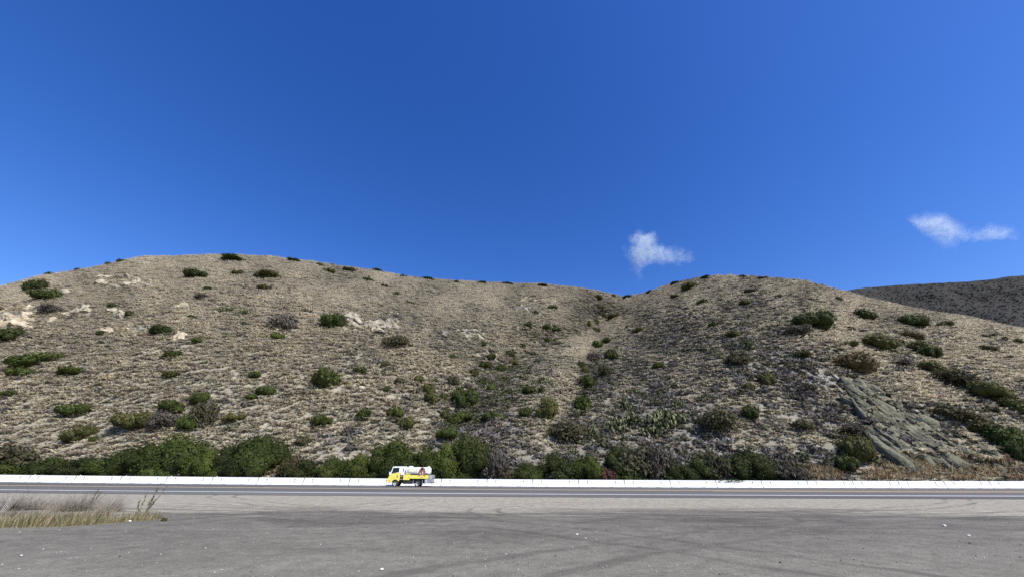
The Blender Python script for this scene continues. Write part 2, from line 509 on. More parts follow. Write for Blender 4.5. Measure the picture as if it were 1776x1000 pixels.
def leafball_proto(seed, n=46, leaf=0.2, core=0.72):
    r = np.random.default_rng(seed)
    V, F4, C = [], [], []
    for i in range(n):
        d = r.normal(size=3); d /= np.linalg.norm(d); d[2] = abs(d[2]) * 0.95 - 0.08
        p = d * (0.68 + 0.36 * r.random()) * np.array([1, 1, 0.8])
        t1 = np.cross(d, r.normal(size=3)); t1 /= np.linalg.norm(t1); t2 = np.cross(d, t1)
        t1 = t1 * leaf * (0.6 + r.random()) + d * leaf * r.normal() * .6
        t2 = t2 * leaf * 0.5 * (0.6 + r.random()) + d * leaf * r.normal() * .6
        k = len(V); V += [p - t1, p - t2, p + t1, p + t2]; F4.append((k, k + 1, k + 2, k + 3))
        c = 0.7 + 0.6 * r.random(); C += [[c, c, c]] * 4
    bm = bmesh.new(); bmesh.ops.create_icosphere(bm, subdivisions=1, radius=core)
    bm.verts.ensure_lookup_table()
    k = len(V)
    for v_ in bm.verts: V.append([v_.co.x, v_.co.y, max(v_.co.z * .8, -.25)]); C.append([.8, .8, .8])
    F3 = [[k + q.index for q in f.verts] for f in bm.faces]
    bm.free()
    return np.array(V), np.array(F3), np.array(F4), np.array(C)

def jitter_cols(base, n, amt=0.2, hue=0.05):
    b = np.asarray(base)[rng.integers(0, len(base), n)]
    return np.clip(b * (1 + amt * rng.normal(size=(n, 1))) * (1 + hue * rng.normal(size=(n, 3))), 0.01, 0.9)

M_GRASS = tint_mat('dry_grass', trans=0.5)
M_SCRUB = tint_mat('dry_scrub', trans=0.1)
WIND = np.array([0.22, 0.05, -0.12])

_sc = scrub(CU.ravel(), CV.ravel()).reshape(CU.shape)
_slab = inpoly(CU, CV, SLAB)
# dry bunch grass
dens = INFRAME * (1.0 - 0.86 * _sc) * np.where(_slab & (CU < 1640), 0.32, np.where(_slab, .65, 1))
u, v = spread(74000, dens)
k = keep_off_rock(u, v); u, v = u[k], v[k]
patch = fbm(u / 45, v / 30, 5, 3)
size = (0.75 + 0.75 * rng.random(len(u))) * (1 + 0.35 * patch) * np.sqrt(hillY(u, v) / 85)
cols = jitter_cols([(0.55, 0.502, 0.375), (0.51, 0.464, 0.348), (0.47, 0.428, 0.325), (0.59, 0.538, 0.40), (0.43, 0.38, 0.305)], len(u), 0.10, 0.012)
cols *= (1 + 0.22 * patch)[:, None] * (1 - .38 * scrub(u, v))[:, None]
o = scatter('dry_grass', [tuft_proto(s) for s in range(6)], u, v, size, WIND, cols, M_GRASS, droop=.16)
tag(o, 'dry straw coloured bunch grass covering the hillsides', 'grass', kind='stuff')
# grey sage scrub
dens = INFRAME * (0.008 + np.clip(_sc - .05, 0, 1)) * np.where(_slab, 0.3, 1)
u, v = spread(31000, dens)
k = keep_off_rock(u, v); u, v = u[k], v[k]
size = 0.36 + 1.15 * rng.random(len(u)) ** 2.0
cols = jitter_cols([(0.105, 0.095, 0.084), (0.145, 0.133, 0.118), (0.078, 0.07, 0.062), (0.17, 0.153, 0.128), (0.082, 0.08, 0.05), (0.072, 0.075, 0.04)], len(u), 0.2, 0.025)
o = scatter('grey_scrub', [leafball_proto(s + 50) for s in range(5)], u, v, size, WIND * 0.3, cols, M_SCRUB, squash=0.6 + 0.5 * rng.random(len(u)))
tag(o, 'low grey brown sage scrub covering the right hill and the ridge', 'scrub', kind='stuff')
# olive scrub thickening along the ridge line
sv = 1 - .10 * rng.random(5200) ** 1.4
u = 470 + 900 * rng.random(5200); v = 838 - sv * (838 - sil(u))
k = rng.random(5200) < .25 + .75 * vnoise(u / 16, v / 6, 55); u, v = u[k], v[k]
cols = jitter_cols([(.085, .083, .045), (.10, .095, .055), (.12, .11, .08), (.07, .072, .035), (.14, .125, .105)], len(u), .2, .03)
o = scatter('ridge_scrub', [leafball_proto(s + 60) for s in range(4)], u, v, .35 + .9 * rng.random(len(u)) ** 2.2, WIND * .3, cols, M_SCRUB, squash=.6 + .4 * rng.random(len(u)))
tag(o, 'olive grey low scrub thick along the skyline ridge', 'scrub', kind='stuff')
# dark evergreen scrub lining the two gullies
def along(pts, n, wd):
    p = np.array(pts, float); seg = np.hypot(*np.diff(p, axis=0).T); t = rng.random(n) * seg.sum(); cs = np.concatenate([[0], np.cumsum(seg)])
    return np.interp(t, cs, p[:, 0]) + rng.normal(size=n) * wd, np.interp(t, cs, p[:, 1]) + rng.normal(size=n) * wd * .45
_g = [along([(1070, 522), (1045, 548), (1010, 575), (930, 618), (862, 662), (812, 708), (788, 745)], 620, 13), along([(1050, 555), (1030, 620), (1010, 680), (990, 745)], 330, 11),
      along([(985, 585), (925, 635), (862, 690), (830, 730)], 560, 20)]
u = np.concatenate([q[0] for q in _g]); v = np.concatenate([q[1] for q in _g])
cols = jitter_cols([(.05, .06, .022), (.065, .07, .03), (.075, .07, .04), (.042, .048, .02), (.09, .082, .065)], len(u), .18, .03)
o = scatter('gully_scrub', [leafball_proto(s + 65) for s in range(4)], u, v, .55 + 1.3 * rng.random(len(u)) ** 2.4, WIND * .3, cols, M_SCRUB, squash=.6 + .4 * rng.random(len(u)))
tag(o, 'dark evergreen scrub lining the gullies between the hills', 'scrub', kind='stuff')
# darker mounds standing out of the grey scrub
u, v = spread(2300, INFRAME * np.clip(_sc - .3, 0, 1) ** 1.3 * np.where(_slab, 0.3, 1))
cols = jitter_cols([(.062, .058, .05), (.075, .068, .056), (.052, .055, .034), (.06, .064, .034)], len(u), .18, .03)
o = scatter('dark_scrub', [leafball_proto(s + 75, n=60, leaf=.18) for s in range(4)], u, v, .6 + .85 * rng.random(len(u)) ** 1.8, WIND * .3, cols, M_SCRUB, squash=.55 + .35 * rng.random(len(u)))
tag(o, 'dark rounded mounds of scrub dotted through the grey cover', 'scrub', kind='stuff')
# loose pale stones lying on the slopes
def stone_proto(seed):
    r = np.random.default_rng(seed)
    bm = bmesh.new(); bmesh.ops.create_icosphere(bm, subdivisions=1, radius=1)
    V = np.array([(q.co * (0.65 + 0.5 * r.random()))[:] for q in bm.verts]) * np.array([1, .8, .6])
    Fc = np.array([[q.index for q in f.verts] for f in bm.faces]); bm.free()
    return V, Fc, np.zeros((0, 4), int), np.ones((len(V), 3))
dens = INFRAME * (0.25 + 0.9 * _sc + 2.0 * _slab)
u, v = spread(5200, dens)
size = 0.10 + 0.34 * rng.random(len(u)) ** 3
cols = jitter_cols([(0.40, 0.37, 0.31), (0.33, 0.30, 0.26), (0.5, 0.46, 0.38), (0.26, 0.25, 0.22)], len(u), 0.15, 0.03)
o = scatter('loose_stones', [stone_proto(s + 90) for s in range(4)], u, v, size, WIND * 0, cols, M_SCRUB)
tag(o, 'loose pale stones strewn over the hillsides', 'stones', kind='stuff')

# ------------------------------------------------------------------ far ridge behind the right hill
def build_far():
    SF = np.array([(1180, 560), (1300, 540), (1400, 522), (1460, 505), (1500, 499), (1540, 496), (1600, 492.5), (1680, 488.5), (1720, 484.5), (1750, 480), (1776, 478.5), (1900, 472), (2200, 470)], float)
    us = np.arange(1180, 2200, 6.0); ns = 60
    def PF(u, v):
        top = np.interp(u, SF[:, 0], SF[:, 1])
        s = np.clip((700 - v) / (700 - top), 0, 1)
        Y = 250 + 170 * s ** 1.3 + 14 * fbm(u / 60, v / 25, 41, 4) + (1776 - u) * 0.06
        return EYE[None, :] + ray(u, v) * Y[:, None]
    s = np.linspace(0, 1, ns)
    uu, s2 = np.meshgrid(us, s, indexing='ij')
    vv = 700 - s2 * (700 - np.interp(uu, SF[:, 0], SF[:, 1]))
    vv = vv - 1.2 * np.where(s2 > .99, vnoise(uu / 9, uu * 0, 4), 0)
    P = PF(uu.ravel(), vv.ravel()).reshape(len(us), ns, 3)
    rows = []
    for dy, dz in ((20, -1.5), (60, -12), (160, -60)):
        q = P[:, -1].copy(); q[:, 0] *= (q[:, 1] + dy) / q[:, 1]; q[:, 1] += dy; q[:, 2] += dz; rows.append(q[:, None])
    P = np.concatenate([P] + rows, 1); nv = P.shape[1]
    i = (np.arange(len(us) - 1)[:, None] * nv + np.arange(nv - 1)[None, :]).ravel()
    m, nt, b = mat_new('far_scrub_soil')
    N, L = nt.nodes, nt.links
    tc = N.new('ShaderNodeTexCoord'); n1 = N.new('ShaderNodeTexNoise'); n1.inputs['Scale'].default_value = 0.06; n1.inputs['Detail'].default_value = 10; n1.inputs['Roughness'].default_value = .75
    L.new(tc.outputs['Object'], n1.inputs['Vector'])
    cr = N.new('ShaderNodeValToRGB'); e = cr.color_ramp.elements
    e[0].position = .35; e[0].color = (.028, .028, .026, 1); e[1].position = .7; e[1].color = (.050, .048, .043, 1)
    L.new(n1.outputs['Fac'], cr.inputs[0]); L.new(cr.outputs[0], b.inputs['Base Color']); b.inputs['Roughness'].default_value = 1; b.inputs['Specular IOR Level'].default_value = .1
    o = link('far_hill', mesh_np('far_hill', P.reshape(-1, 3), [np.stack([i, i + nv, i + nv + 1, i + 1], 1)], smooth=True), m)
    tag(o, kind='structure')
    # scrub on it
    n = 26000
    u = 1380 + rng.random(n) * 640; sv = rng.random(n) ** 0.8
    v = 700 - sv * (700 - np.interp(u, SF[:, 0], SF[:, 1]))
    Q = PF(u, v)
    VS, F3, F4, CS = [], [], [], []; off = 0
    pr = [leafball_proto(s + 70, n=22, leaf=.3) for s in range(3)]
    wh = rng.integers(0, 3, n); sz = 0.35 + 0.9 * rng.random(n) ** 2.5
    cols = jitter_cols([(.045, .043, .038), (.056, .053, .046), (.042, .043, .032), (.066, .061, .052), (.035, .034, .031)], n, .2, .04)
    pale = rng.random(n) < 0.03 + 0.12 * np.exp(-((u - 1760) / 40) ** 2)
    cols[pale] = (.34, .30, .24); sz[pale] *= .45
    for k, (pv, f3, f4, pc) in enumerate(pr):
        m_ = wh == k; c = int(m_.sum())
        V = pv[None] * sz[m_][:, None, None] * np.array([1, 1, .7]) + Q[m_][:, None]
        bs = off + np.arange(c)[:, None, None] * len(pv)
        F3.append((f3[None] + bs).reshape(-1, 3)); F4.append((f4[None] + bs).reshape(-1, 4)); VS.append(V.reshape(-1, 3))
        CS.append((cols[m_][:, None] * pc[None]).reshape(-1, 3)); off += c * len(pv)
    o = link('far_scrub', mesh_np('far_scrub', np.concatenate(VS), [np.concatenate(F3), np.concatenate(F4)], cols=np.concatenate(CS)), M_SCRUB)
    tag(o, 'dark low scrub covering the distant ridge on the right', 'scrub', kind='stuff')
build_far()

# ------------------------------------------------------------------ ground, road
ROAD = [(38.0, -2.42), (41.0, -2.38), (47.4, -2.326), (56.9, -2.42)]   # (Y, height below the eye)
def ground_z(X, Y):
    """world height of the dirt lot and road bed"""
    Y = np.asarray(Y, float)
    rel = np.interp(Y, [-40, 9, 14, 22, 38.0, 41.0, 47.4, 56.9, 60, 66], [-1.7, -1.7, -1.74, -1.93, -2.42, -2.38, -2.326, -2.42, -2.35, -1.2])
    k = np.clip((Y - 24) / 14, 0, 1)
    return 1.7 + rel + sag(X) * k

def lot_mat():
    m, nt, b = mat_new('dirt_lot')
    N, L = nt.nodes, nt.links
    tc = N.new('ShaderNodeTexCoord')
    def noise(scale, det, rough=.6, sc=(1, 1, 1), dist=0.0):
        mp = N.new('ShaderNodeMapping'); mp.inputs['Scale'].default_value = sc
        L.new(tc.outputs['Object'], mp.inputs[0])
        n = N.new('ShaderNodeTexNoise'); n.inputs['Scale'].default_value = scale; n.inputs['Detail'].default_value = det; n.inputs['Roughness'].default_value = rough
        n.inputs['Distortion'].default_value = dist
        L.new(mp.outputs[0], n.inputs['Vector']); return n
    big = noise(0.16, 6, .6, (0.35, 1, 1), .6)
    streak = noise(0.45, 8, .68, (0.45, 1.0, 1), .6)
    fine = noise(16, 8, .75)
    mid = noise(2.4, 7, .7)
    at = N.new('ShaderNodeAttribute'); at.attribute_name = 'band'
    ma = N.new('ShaderNodeMath'); ma.operation = 'MULTIPLY_ADD'; ma.inputs[1].default_value = 1.7; L.new(big.outputs['Fac'], ma.inputs[0])
    L.new(at.outputs['Fac'], ma.inputs[2])
    mb = N.new('ShaderNodeMath'); mb.operation = 'MULTIPLY_ADD'; mb.inputs[1].default_value = .55; L.new(streak.outputs['Fac'], mb.inputs[0]); L.new(ma.outputs[0], mb.inputs[2])
    mr = N.new('ShaderNodeMapRange'); mr.inputs['From Min'].default_value = 1.3; mr.inputs['From Max'].default_value = 1.95; mr.interpolation_type = 'SMOOTHSTEP'
    L.new(mb.outputs[0], mr.inputs[0])
    dk = N.new('ShaderNodeValToRGB'); e = dk.color_ramp.elements
    e[0].position = .3; e[0].color = (.078, .072, .060, 1); e[1].position = .72; e[1].color = (.195, .182, .150, 1)
    L.new(streak.outputs['Fac'], dk.inputs[0])
    wr = N.new('ShaderNodeAttribute'); wr.attribute_name = 'worn'
    wm = N.new('ShaderNodeMix'); wm.data_type = 'RGBA'; wm.inputs[7].default_value = (.195, .182, .147, 1); L.new(wr.outputs['Fac'], wm.inputs[0]); L.new(dk.outputs[0], wm.inputs[6])
    lt = N.new('ShaderNodeValToRGB'); e = lt.color_ramp.elements
    e[0].position = .25; e[0].color = (.225, .208, .165, 1); e[1].position = .75; e[1].color = (.345, .318, .25, 1)
    L.new(mid.outputs['Fac'], lt.inputs[0])
    mx = N.new('ShaderNodeMix'); mx.data_type = 'RGBA'; L.new(mr.outputs[0], mx.inputs[0]); L.new(wm.outputs[2], mx.inputs[6]); L.new(lt.outputs[0], mx.inputs[7])
    ov = N.new('ShaderNodeMix'); ov.data_type = 'RGBA'; ov.blend_type = 'OVERLAY'; ov.inputs[0].default_value = .85
    L.new(mx.outputs[2], ov.inputs[6]); L.new(fine.outputs['Fac'], ov.inputs[7])
    ov2 = N.new('ShaderNodeMix'); ov2.data_type = 'RGBA'; ov2.blend_type = 'OVERLAY'; ov2.inputs[0].default_value = .6
    L.new(ov.outputs[2], ov2.inputs[6]); L.new(mid.outputs['Fac'], ov2.inputs[7])
    # tyre tracks: pairs of wide arcs worn into the dirt
    wob = noise(.25, 3); acc = None
    for (cx, cy, rad, wd, k) in ((-30, -22, 46.5, .13, .5), (-30, -22, 48.1, .13, .5), (14, 60, 44.0, .14, .45), (14, 60, 45.6, .14, .45), (40, -40, 62, .15, .5), (40, -40, 63.7, .15, .5), (-4, 75, 57.5, .16, .6), (-4, 75, 56.0, .16, .6),
                                 (6, 21, 6.5, .12, .55), (6, 21, 7.9, .12, .5), (-70, 40, 63, .16, .5), (-70, 40, 64.6, .16, .5), (3, -90, 109, .2, .6)):
        vs_ = N.new('ShaderNodeVectorMath'); vs_.operation = 'DISTANCE'; vs_.inputs[1].default_value = (cx, cy, 0)
        fl = N.new('ShaderNodeVectorMath'); fl.operation = 'MULTIPLY'; fl.inputs[1].default_value = (1, 1, 0); L.new(tc.outputs['Object'], fl.inputs[0]); L.new(fl.outputs[0], vs_.inputs[0])
        ad_ = N.new('ShaderNodeMath'); ad_.operation = 'MULTIPLY_ADD'; ad_.inputs[1].default_value = 1.4; L.new(wob.outputs['Fac'], ad_.inputs[0]); L.new(vs_.outputs['Value'], ad_.inputs[2])
        sb_ = N.new('ShaderNodeMath'); sb_.operation = 'SUBTRACT'; sb_.inputs[1].default_value = rad + .7; L.new(ad_.outputs[0], sb_.inputs[0])
        ab_ = N.new('ShaderNodeMath'); ab_.operation = 'ABSOLUTE'; L.new(sb_.outputs[0], ab_.inputs[0])
        rg_ = N.new('ShaderNodeMapRange'); rg_.interpolation_type = 'SMOOTHSTEP'; rg_.inputs['From Min'].default_value = wd * 1.6; rg_.inputs['From Max'].default_value = wd * .5; rg_.inputs['To Max'].default_value = k; L.new(ab_.outputs[0], rg_.inputs[0])
        if acc is None: acc = rg_
        else:
            mxm = N.new('ShaderNodeMath'); mxm.operation = 'MAXIMUM'; L.new(acc.outputs[0], mxm.inputs[0]); L.new(rg_.outputs[0], mxm.inputs[1]); acc = mxm
    brk = N.new('ShaderNodeMapRange'); brk.inputs['From Min'].default_value = .36; brk.inputs['From Max'].default_value = .58; L.new(big.outputs['Fac'], brk.inputs[0])
    tk = N.new('ShaderNodeMath'); tk.operation = 'MULTIPLY'; L.new(acc.outputs[0], tk.inputs[0]); L.new(brk.outputs[0], tk.inputs[1])
    ov3 = N.new('ShaderNodeMix'); ov3.data_type = 'RGBA'; ov3.inputs[7].default_value = (.058, .055, .047, 1); L.new(tk.outputs[0], ov3.inputs[0]); L.new(ov2.outputs[2], ov3.inputs[6])
    L.new(ov3.outputs[2], b.inputs['Base Color'])
    b.inputs['Roughness'].default_value = .95; b.inputs['Specular IOR Level'].default_value = .15
    sm = N.new('ShaderNodeMath'); sm.operation = 'MULTIPLY_ADD'; sm.inputs[1].default_value = .35
    L.new(fine.outputs['Fac'], sm.inputs[0]); L.new(mid.outputs['Fac'], sm.inputs[2])
    bp = N.new('ShaderNodeBump'); bp.inputs['Strength'].default_value = .55; bp.inputs['Distance'].default_value = .08
    L.new(sm.outputs[0], bp.inputs['Height']); L.new(bp.outputs[0], b.inputs['Normal'])
    return m

def build_ground():
    xs = np.concatenate([np.linspace(-900, -130, 12), np.linspace(-120, 120, 321), np.linspace(130, 900, 12)])
    ys = np.concatenate([[-300, -80, -20], np.linspace(-6, 37.9, 221), [38.2, 41, 47.4, 56.9, 60, 66]])
    X, Y = np.meshgrid(xs, ys, indexing='ij')
    Z = ground_z(X, Y)
    lot = np.clip((37 - Y) / 4, 0, 1)
    Z = Z + lot * (0.02 * fbm(X / 5, Y / 3.2, 61, 4) + 0.012 * fbm(X / 1.1, Y / .9, 67, 2))
    Z = np.where(Y > 37.95, Z - 0.12, Z)
    Z = np.where(np.abs(X) > 125, np.minimum(Z, 1.7 - 2.3), Z)
    edge = 20.0 + 1.6 * np.sin(X / 9.0) + np.where(X < -8, 1.5, 0)
    band = np.clip((Y - edge) / 10.0 + .5, 0, 1) + .25 * fbm(X / 7, Y / 2.5, 73, 4)
    i = (np.arange(len(xs) - 1)[:, None] * len(ys) + np.arange(len(ys) - 1)[None, :]).ravel()
    n = len(ys)
    me = mesh_np('ground', np.stack([X, Y, Z], 2).reshape(-1, 3), [np.stack([i, i + n, i + n + 1, i + 1], 1)], smooth=True, extra={'band': band.ravel(), 'worn': (.65 * np.clip((15 - Y) / 7 + .5 * fbm(X / 6, Y / 3, 71, 4), 0, 1)).ravel()})
    tag(link('ground', me, lot_mat()), kind='structure')
build_ground()

def asphalt_mat():
    m, nt, b = mat_new('asphalt')
    N, L = nt.nodes, nt.links
    tc = N.new('ShaderNodeTexCoord')
    mp = N.new('ShaderNodeMapping'); mp.inputs['Scale'].default_value = (.02, .9, 1); L.new(tc.outputs['Object'], mp.inputs[0])
    n1 = N.new('ShaderNodeTexNoise'); n1.inputs['Scale'].default_value = 1.0; n1.inputs['Detail'].default_value = 5; L.new(mp.outputs[0], n1.inputs['Vector'])
    n2 = N.new('ShaderNodeTexNoise'); n2.inputs['Scale'].default_value = 9; n2.inputs['Detail'].default_value = 6; L.new(tc.outputs['Object'], n2.inputs['Vector'])
    cr = N.new('ShaderNodeValToRGB'); e = cr.color_ramp.elements
    e[0].position = .32; e[0].color = (.075, .073, .07, 1); e[1].position = .7; e[1].color = (.15, .146, .138, 1)
    L.new(n1.outputs['Fac'], cr.inputs[0])
    ov = N.new('ShaderNodeMix'); ov.data_type = 'RGBA'; ov.blend_type = 'OVERLAY'; ov.inputs[0].default_value = .35
    L.new(cr.outputs[0], ov.inputs[6]); L.new(n2.outputs['Fac'], ov.inputs[7]); L.new(ov.outputs[2], b.inputs['Base Color'])
    b.inputs['Roughness'].default_value = .8; b.inputs['Specular IOR Level'].default_value = .3
    return m

def strip(name, lines, mat, dz, x0=-260, x1=260, n=105, thick=False):
    """a sheet following the road surface; lines = list of Y positions or functions of X"""
    xs = np.linspace(x0, x1, n)
    V = []
    for x in xs:
        for y in lines:
            yy = y(x) if callable(y) else y
            V.append((x, yy, float(ground_z(x, yy)) + dz))
    k = len(lines)
    i = (np.arange(n - 1)[:, None] * k + np.arange(k - 1)[None, :]).ravel()
    me = mesh_np(name, np.array(V), [np.stack([i, i + k, i + k + 1, i + 1], 1)])
    o = link(name, me, mat)
    tag(o, kind='structure')
    return o

M_ASPH = asphalt_mat()
strip('road', [37.75, 38.6, 41.0, 44, 47.4, 50, 53, 57.6], M_ASPH, 0.02)
M_WHITE_LINE = paint('white_road_paint', (.62, .63, .62), .7, var=.22, scale=2)
M_YELLOW_LINE = paint('yellow_road_paint', (.62, .47, .24), .7, var=.22, scale=2)
strip('road_marking', [40.8, 41.3], M_WHITE_LINE, 0.026)
strip('road_marking', [47.12, 47.42], M_YELLOW_LINE, 0.026)
strip('road_marking', [47.6, 47.9], M_YELLOW_LINE, 0.026)
# the painted median that opens to the right
op = lambda x: np.clip((x - 8) / 40.0, 0, 1) ** 1.2
strip('road_marking', [lambda x: 47.92 + 2.6 * op(x), lambda x: 48.2 + 2.6 * op(x)], M_YELLOW_LINE, 0.03, x0=9)
strip('road_marking', [lambda x: 46.9 - 1.2 * op(x) + .9 * np.clip((x - 40) / 40, 0, 1), lambda x: 47.2 - 1.2 * op(x) + .9 * np.clip((x - 40) / 40, 0, 1)], M_YELLOW_LINE, 0.03, x0=22)
for (a, b_) in ((-72, -66), (-59.5, -56.5), (-50.5, -47.5), (-41, -37), (-30, -27)):
    strip('road_marking', [54.2, 54.5], M_WHITE_LINE, 0.026, x0=a, x1=b_, n=3)

# ------------------------------------------------------------------ concrete barrier
M_BARR = paint('white_barrier_paint', (.80, .81, .80), .6, var=.05, scale=1.2, spec=.3)
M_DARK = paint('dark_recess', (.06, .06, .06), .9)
SEG = 6.1; BY = 56.9
def barrier_mesh():
    prof = [(-.34, 0), (-.34, .09), (-.30, .13), (-.15, .36), (-.11, .55), (-.09, .88), (.09, .88), (.11, .55), (.15, .36), (.30, .13), (.34, .09), (.34, 0)]
    bm = bmesh.new()
    L0 = SEG / 2 - .045
    rings = []
    for x in (-L0, -L0 + .04, L0 - .04, L0):
        sh = .025 if abs(x) == L0 else 0
        rings.append([bm.verts.new((x, y * (1 - sh * 2), z - (sh if z > .5 else 0))) for y, z in prof])
    for a, b_ in zip(rings[:-1], rings[1:]):
        for i in range(len(prof)):
            j = (i + 1) % len(prof)
            bm.faces.new((a[i], b_[i], b_[j], a[j]))
    bm.faces.new(rings[0]); bm.faces.new(rings[-1][::-1])
    bmesh.ops.recalc_face_normals(bm, faces=bm.faces[:])
    me = bpy.data.meshes.new('barrier'); bm.to_mesh(me); bm.free(); return me
def box_bm(bm, x0, x1, y0, y1, z0, z1, bevel=0.0):
    r = bmesh.ops.create_cube(bm, size=1)
    for q in r['verts']:
        q.co = Vector(((x0 + x1) / 2 + q.co.x * (x1 - x0), (y0 + y1) / 2 + q.co.y * (y1 - y0), (z0 + z1) / 2 + q.co.z * (z1 - z0)))
    if bevel:
        es = list({e for q in r['verts'] for e in q.link_edges})
        bmesh.ops.bevel(bm, geom=es, offset=bevel, segments=2, affect='EDGES', profile=.5)
def bm_obj(name, bm, mat, parent=None, smooth=False, loc=None):
    bmesh.ops.recalc_face_normals(bm, faces=bm.faces[:])
    me = bpy.data.meshes.new(name); bm.to_mesh(me); bm.free()
    if smooth:
        for p in me.polygons: p.use_smooth = True
    return link(name, me, mat, parent, loc)
barr_me = barrier_mesh(); barr_me.materials.append(M_BARR)
bm = bmesh.new()  # plate filling the gap between sections, coloured dark as the shade in the joint
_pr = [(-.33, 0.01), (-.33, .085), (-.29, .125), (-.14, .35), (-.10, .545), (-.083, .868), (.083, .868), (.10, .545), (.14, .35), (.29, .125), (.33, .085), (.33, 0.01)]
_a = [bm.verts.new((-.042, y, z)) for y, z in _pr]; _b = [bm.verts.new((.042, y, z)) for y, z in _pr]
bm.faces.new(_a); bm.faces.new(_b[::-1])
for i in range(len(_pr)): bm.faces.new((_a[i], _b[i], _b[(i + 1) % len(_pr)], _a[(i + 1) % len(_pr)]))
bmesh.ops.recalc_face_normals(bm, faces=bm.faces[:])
gap_shade_me = bpy.data.meshes.new('joint_gap_shade'); bm.to_mesh(gap_shade_me); bm.free(); gap_shade_me.materials.append(M_DARK)
bm = bmesh.new()
box_bm(bm, -.05, .05, -.03, .03, -.05, .05)
hole_me = bpy.data.meshes.new('lifting_hole'); bm.to_mesh(hole_me); bm.free(); hole_me.materials.append(M_DARK)
bm = bmesh.new(); box_bm(bm, -.3, .3, -.05, .05, 0, .075, .02)
slot_me = bpy.data.meshes.new('drain_slot'); bm.to_mesh(slot_me); bm.free(); slot_me.materials.append(M_DARK)
bm = bmesh.new(); box_bm(bm, -.05, .05, -.05, .05, 0, .07, .01)
refl_me = bpy.data.meshes.new('reflector'); bm.to_mesh(refl_me); bm.free()
refl_me.materials.append(paint('reflector_white', (.75, .75, .72), .3))
X0 = float(ray(924, 838)[0, 0] * BY)
for k in range(-14, 14):
    xc = X0 + SEG * (k + .5)
    o = link('concrete_barrier', barr_me, loc=(xc, BY, float(ground_z(xc, BY)) - .01))
    d = float(sag(xc + .5) - sag(xc - .5)); o.rotation_euler = (random.uniform(-.006, .006), -d, random.uniform(-.004, .004))
    lab = 'white concrete barrier section in the long unbroken row behind the road'
    if k == -3: lab = 'white concrete barrier section half hidden behind the yellow and white truck'
    if k == 4: lab = 'white concrete barrier section with green leaves hanging over its top'
    tag(o, lab, 'barrier', 'concrete barriers along the road')
    link('joint_gap_shade', gap_shade_me, parent=o, loc=(SEG / 2, 0, 0))
    for sx in (-1, 1):
        for hy, hz_ in ((-.125, .47), (-.108, .69)):
            link('lifting_hole', hole_me, parent=o, loc=(sx * 1.85, hy, hz_))
        link('drain_slot', slot_me, parent=o, loc=(sx * 1.2, -.33, 0))
    if k in (-11, -10, -9, -8, -7, -6, -1):
        link('reflector', refl_me, parent=o, loc=(-2.6, 0, .875))

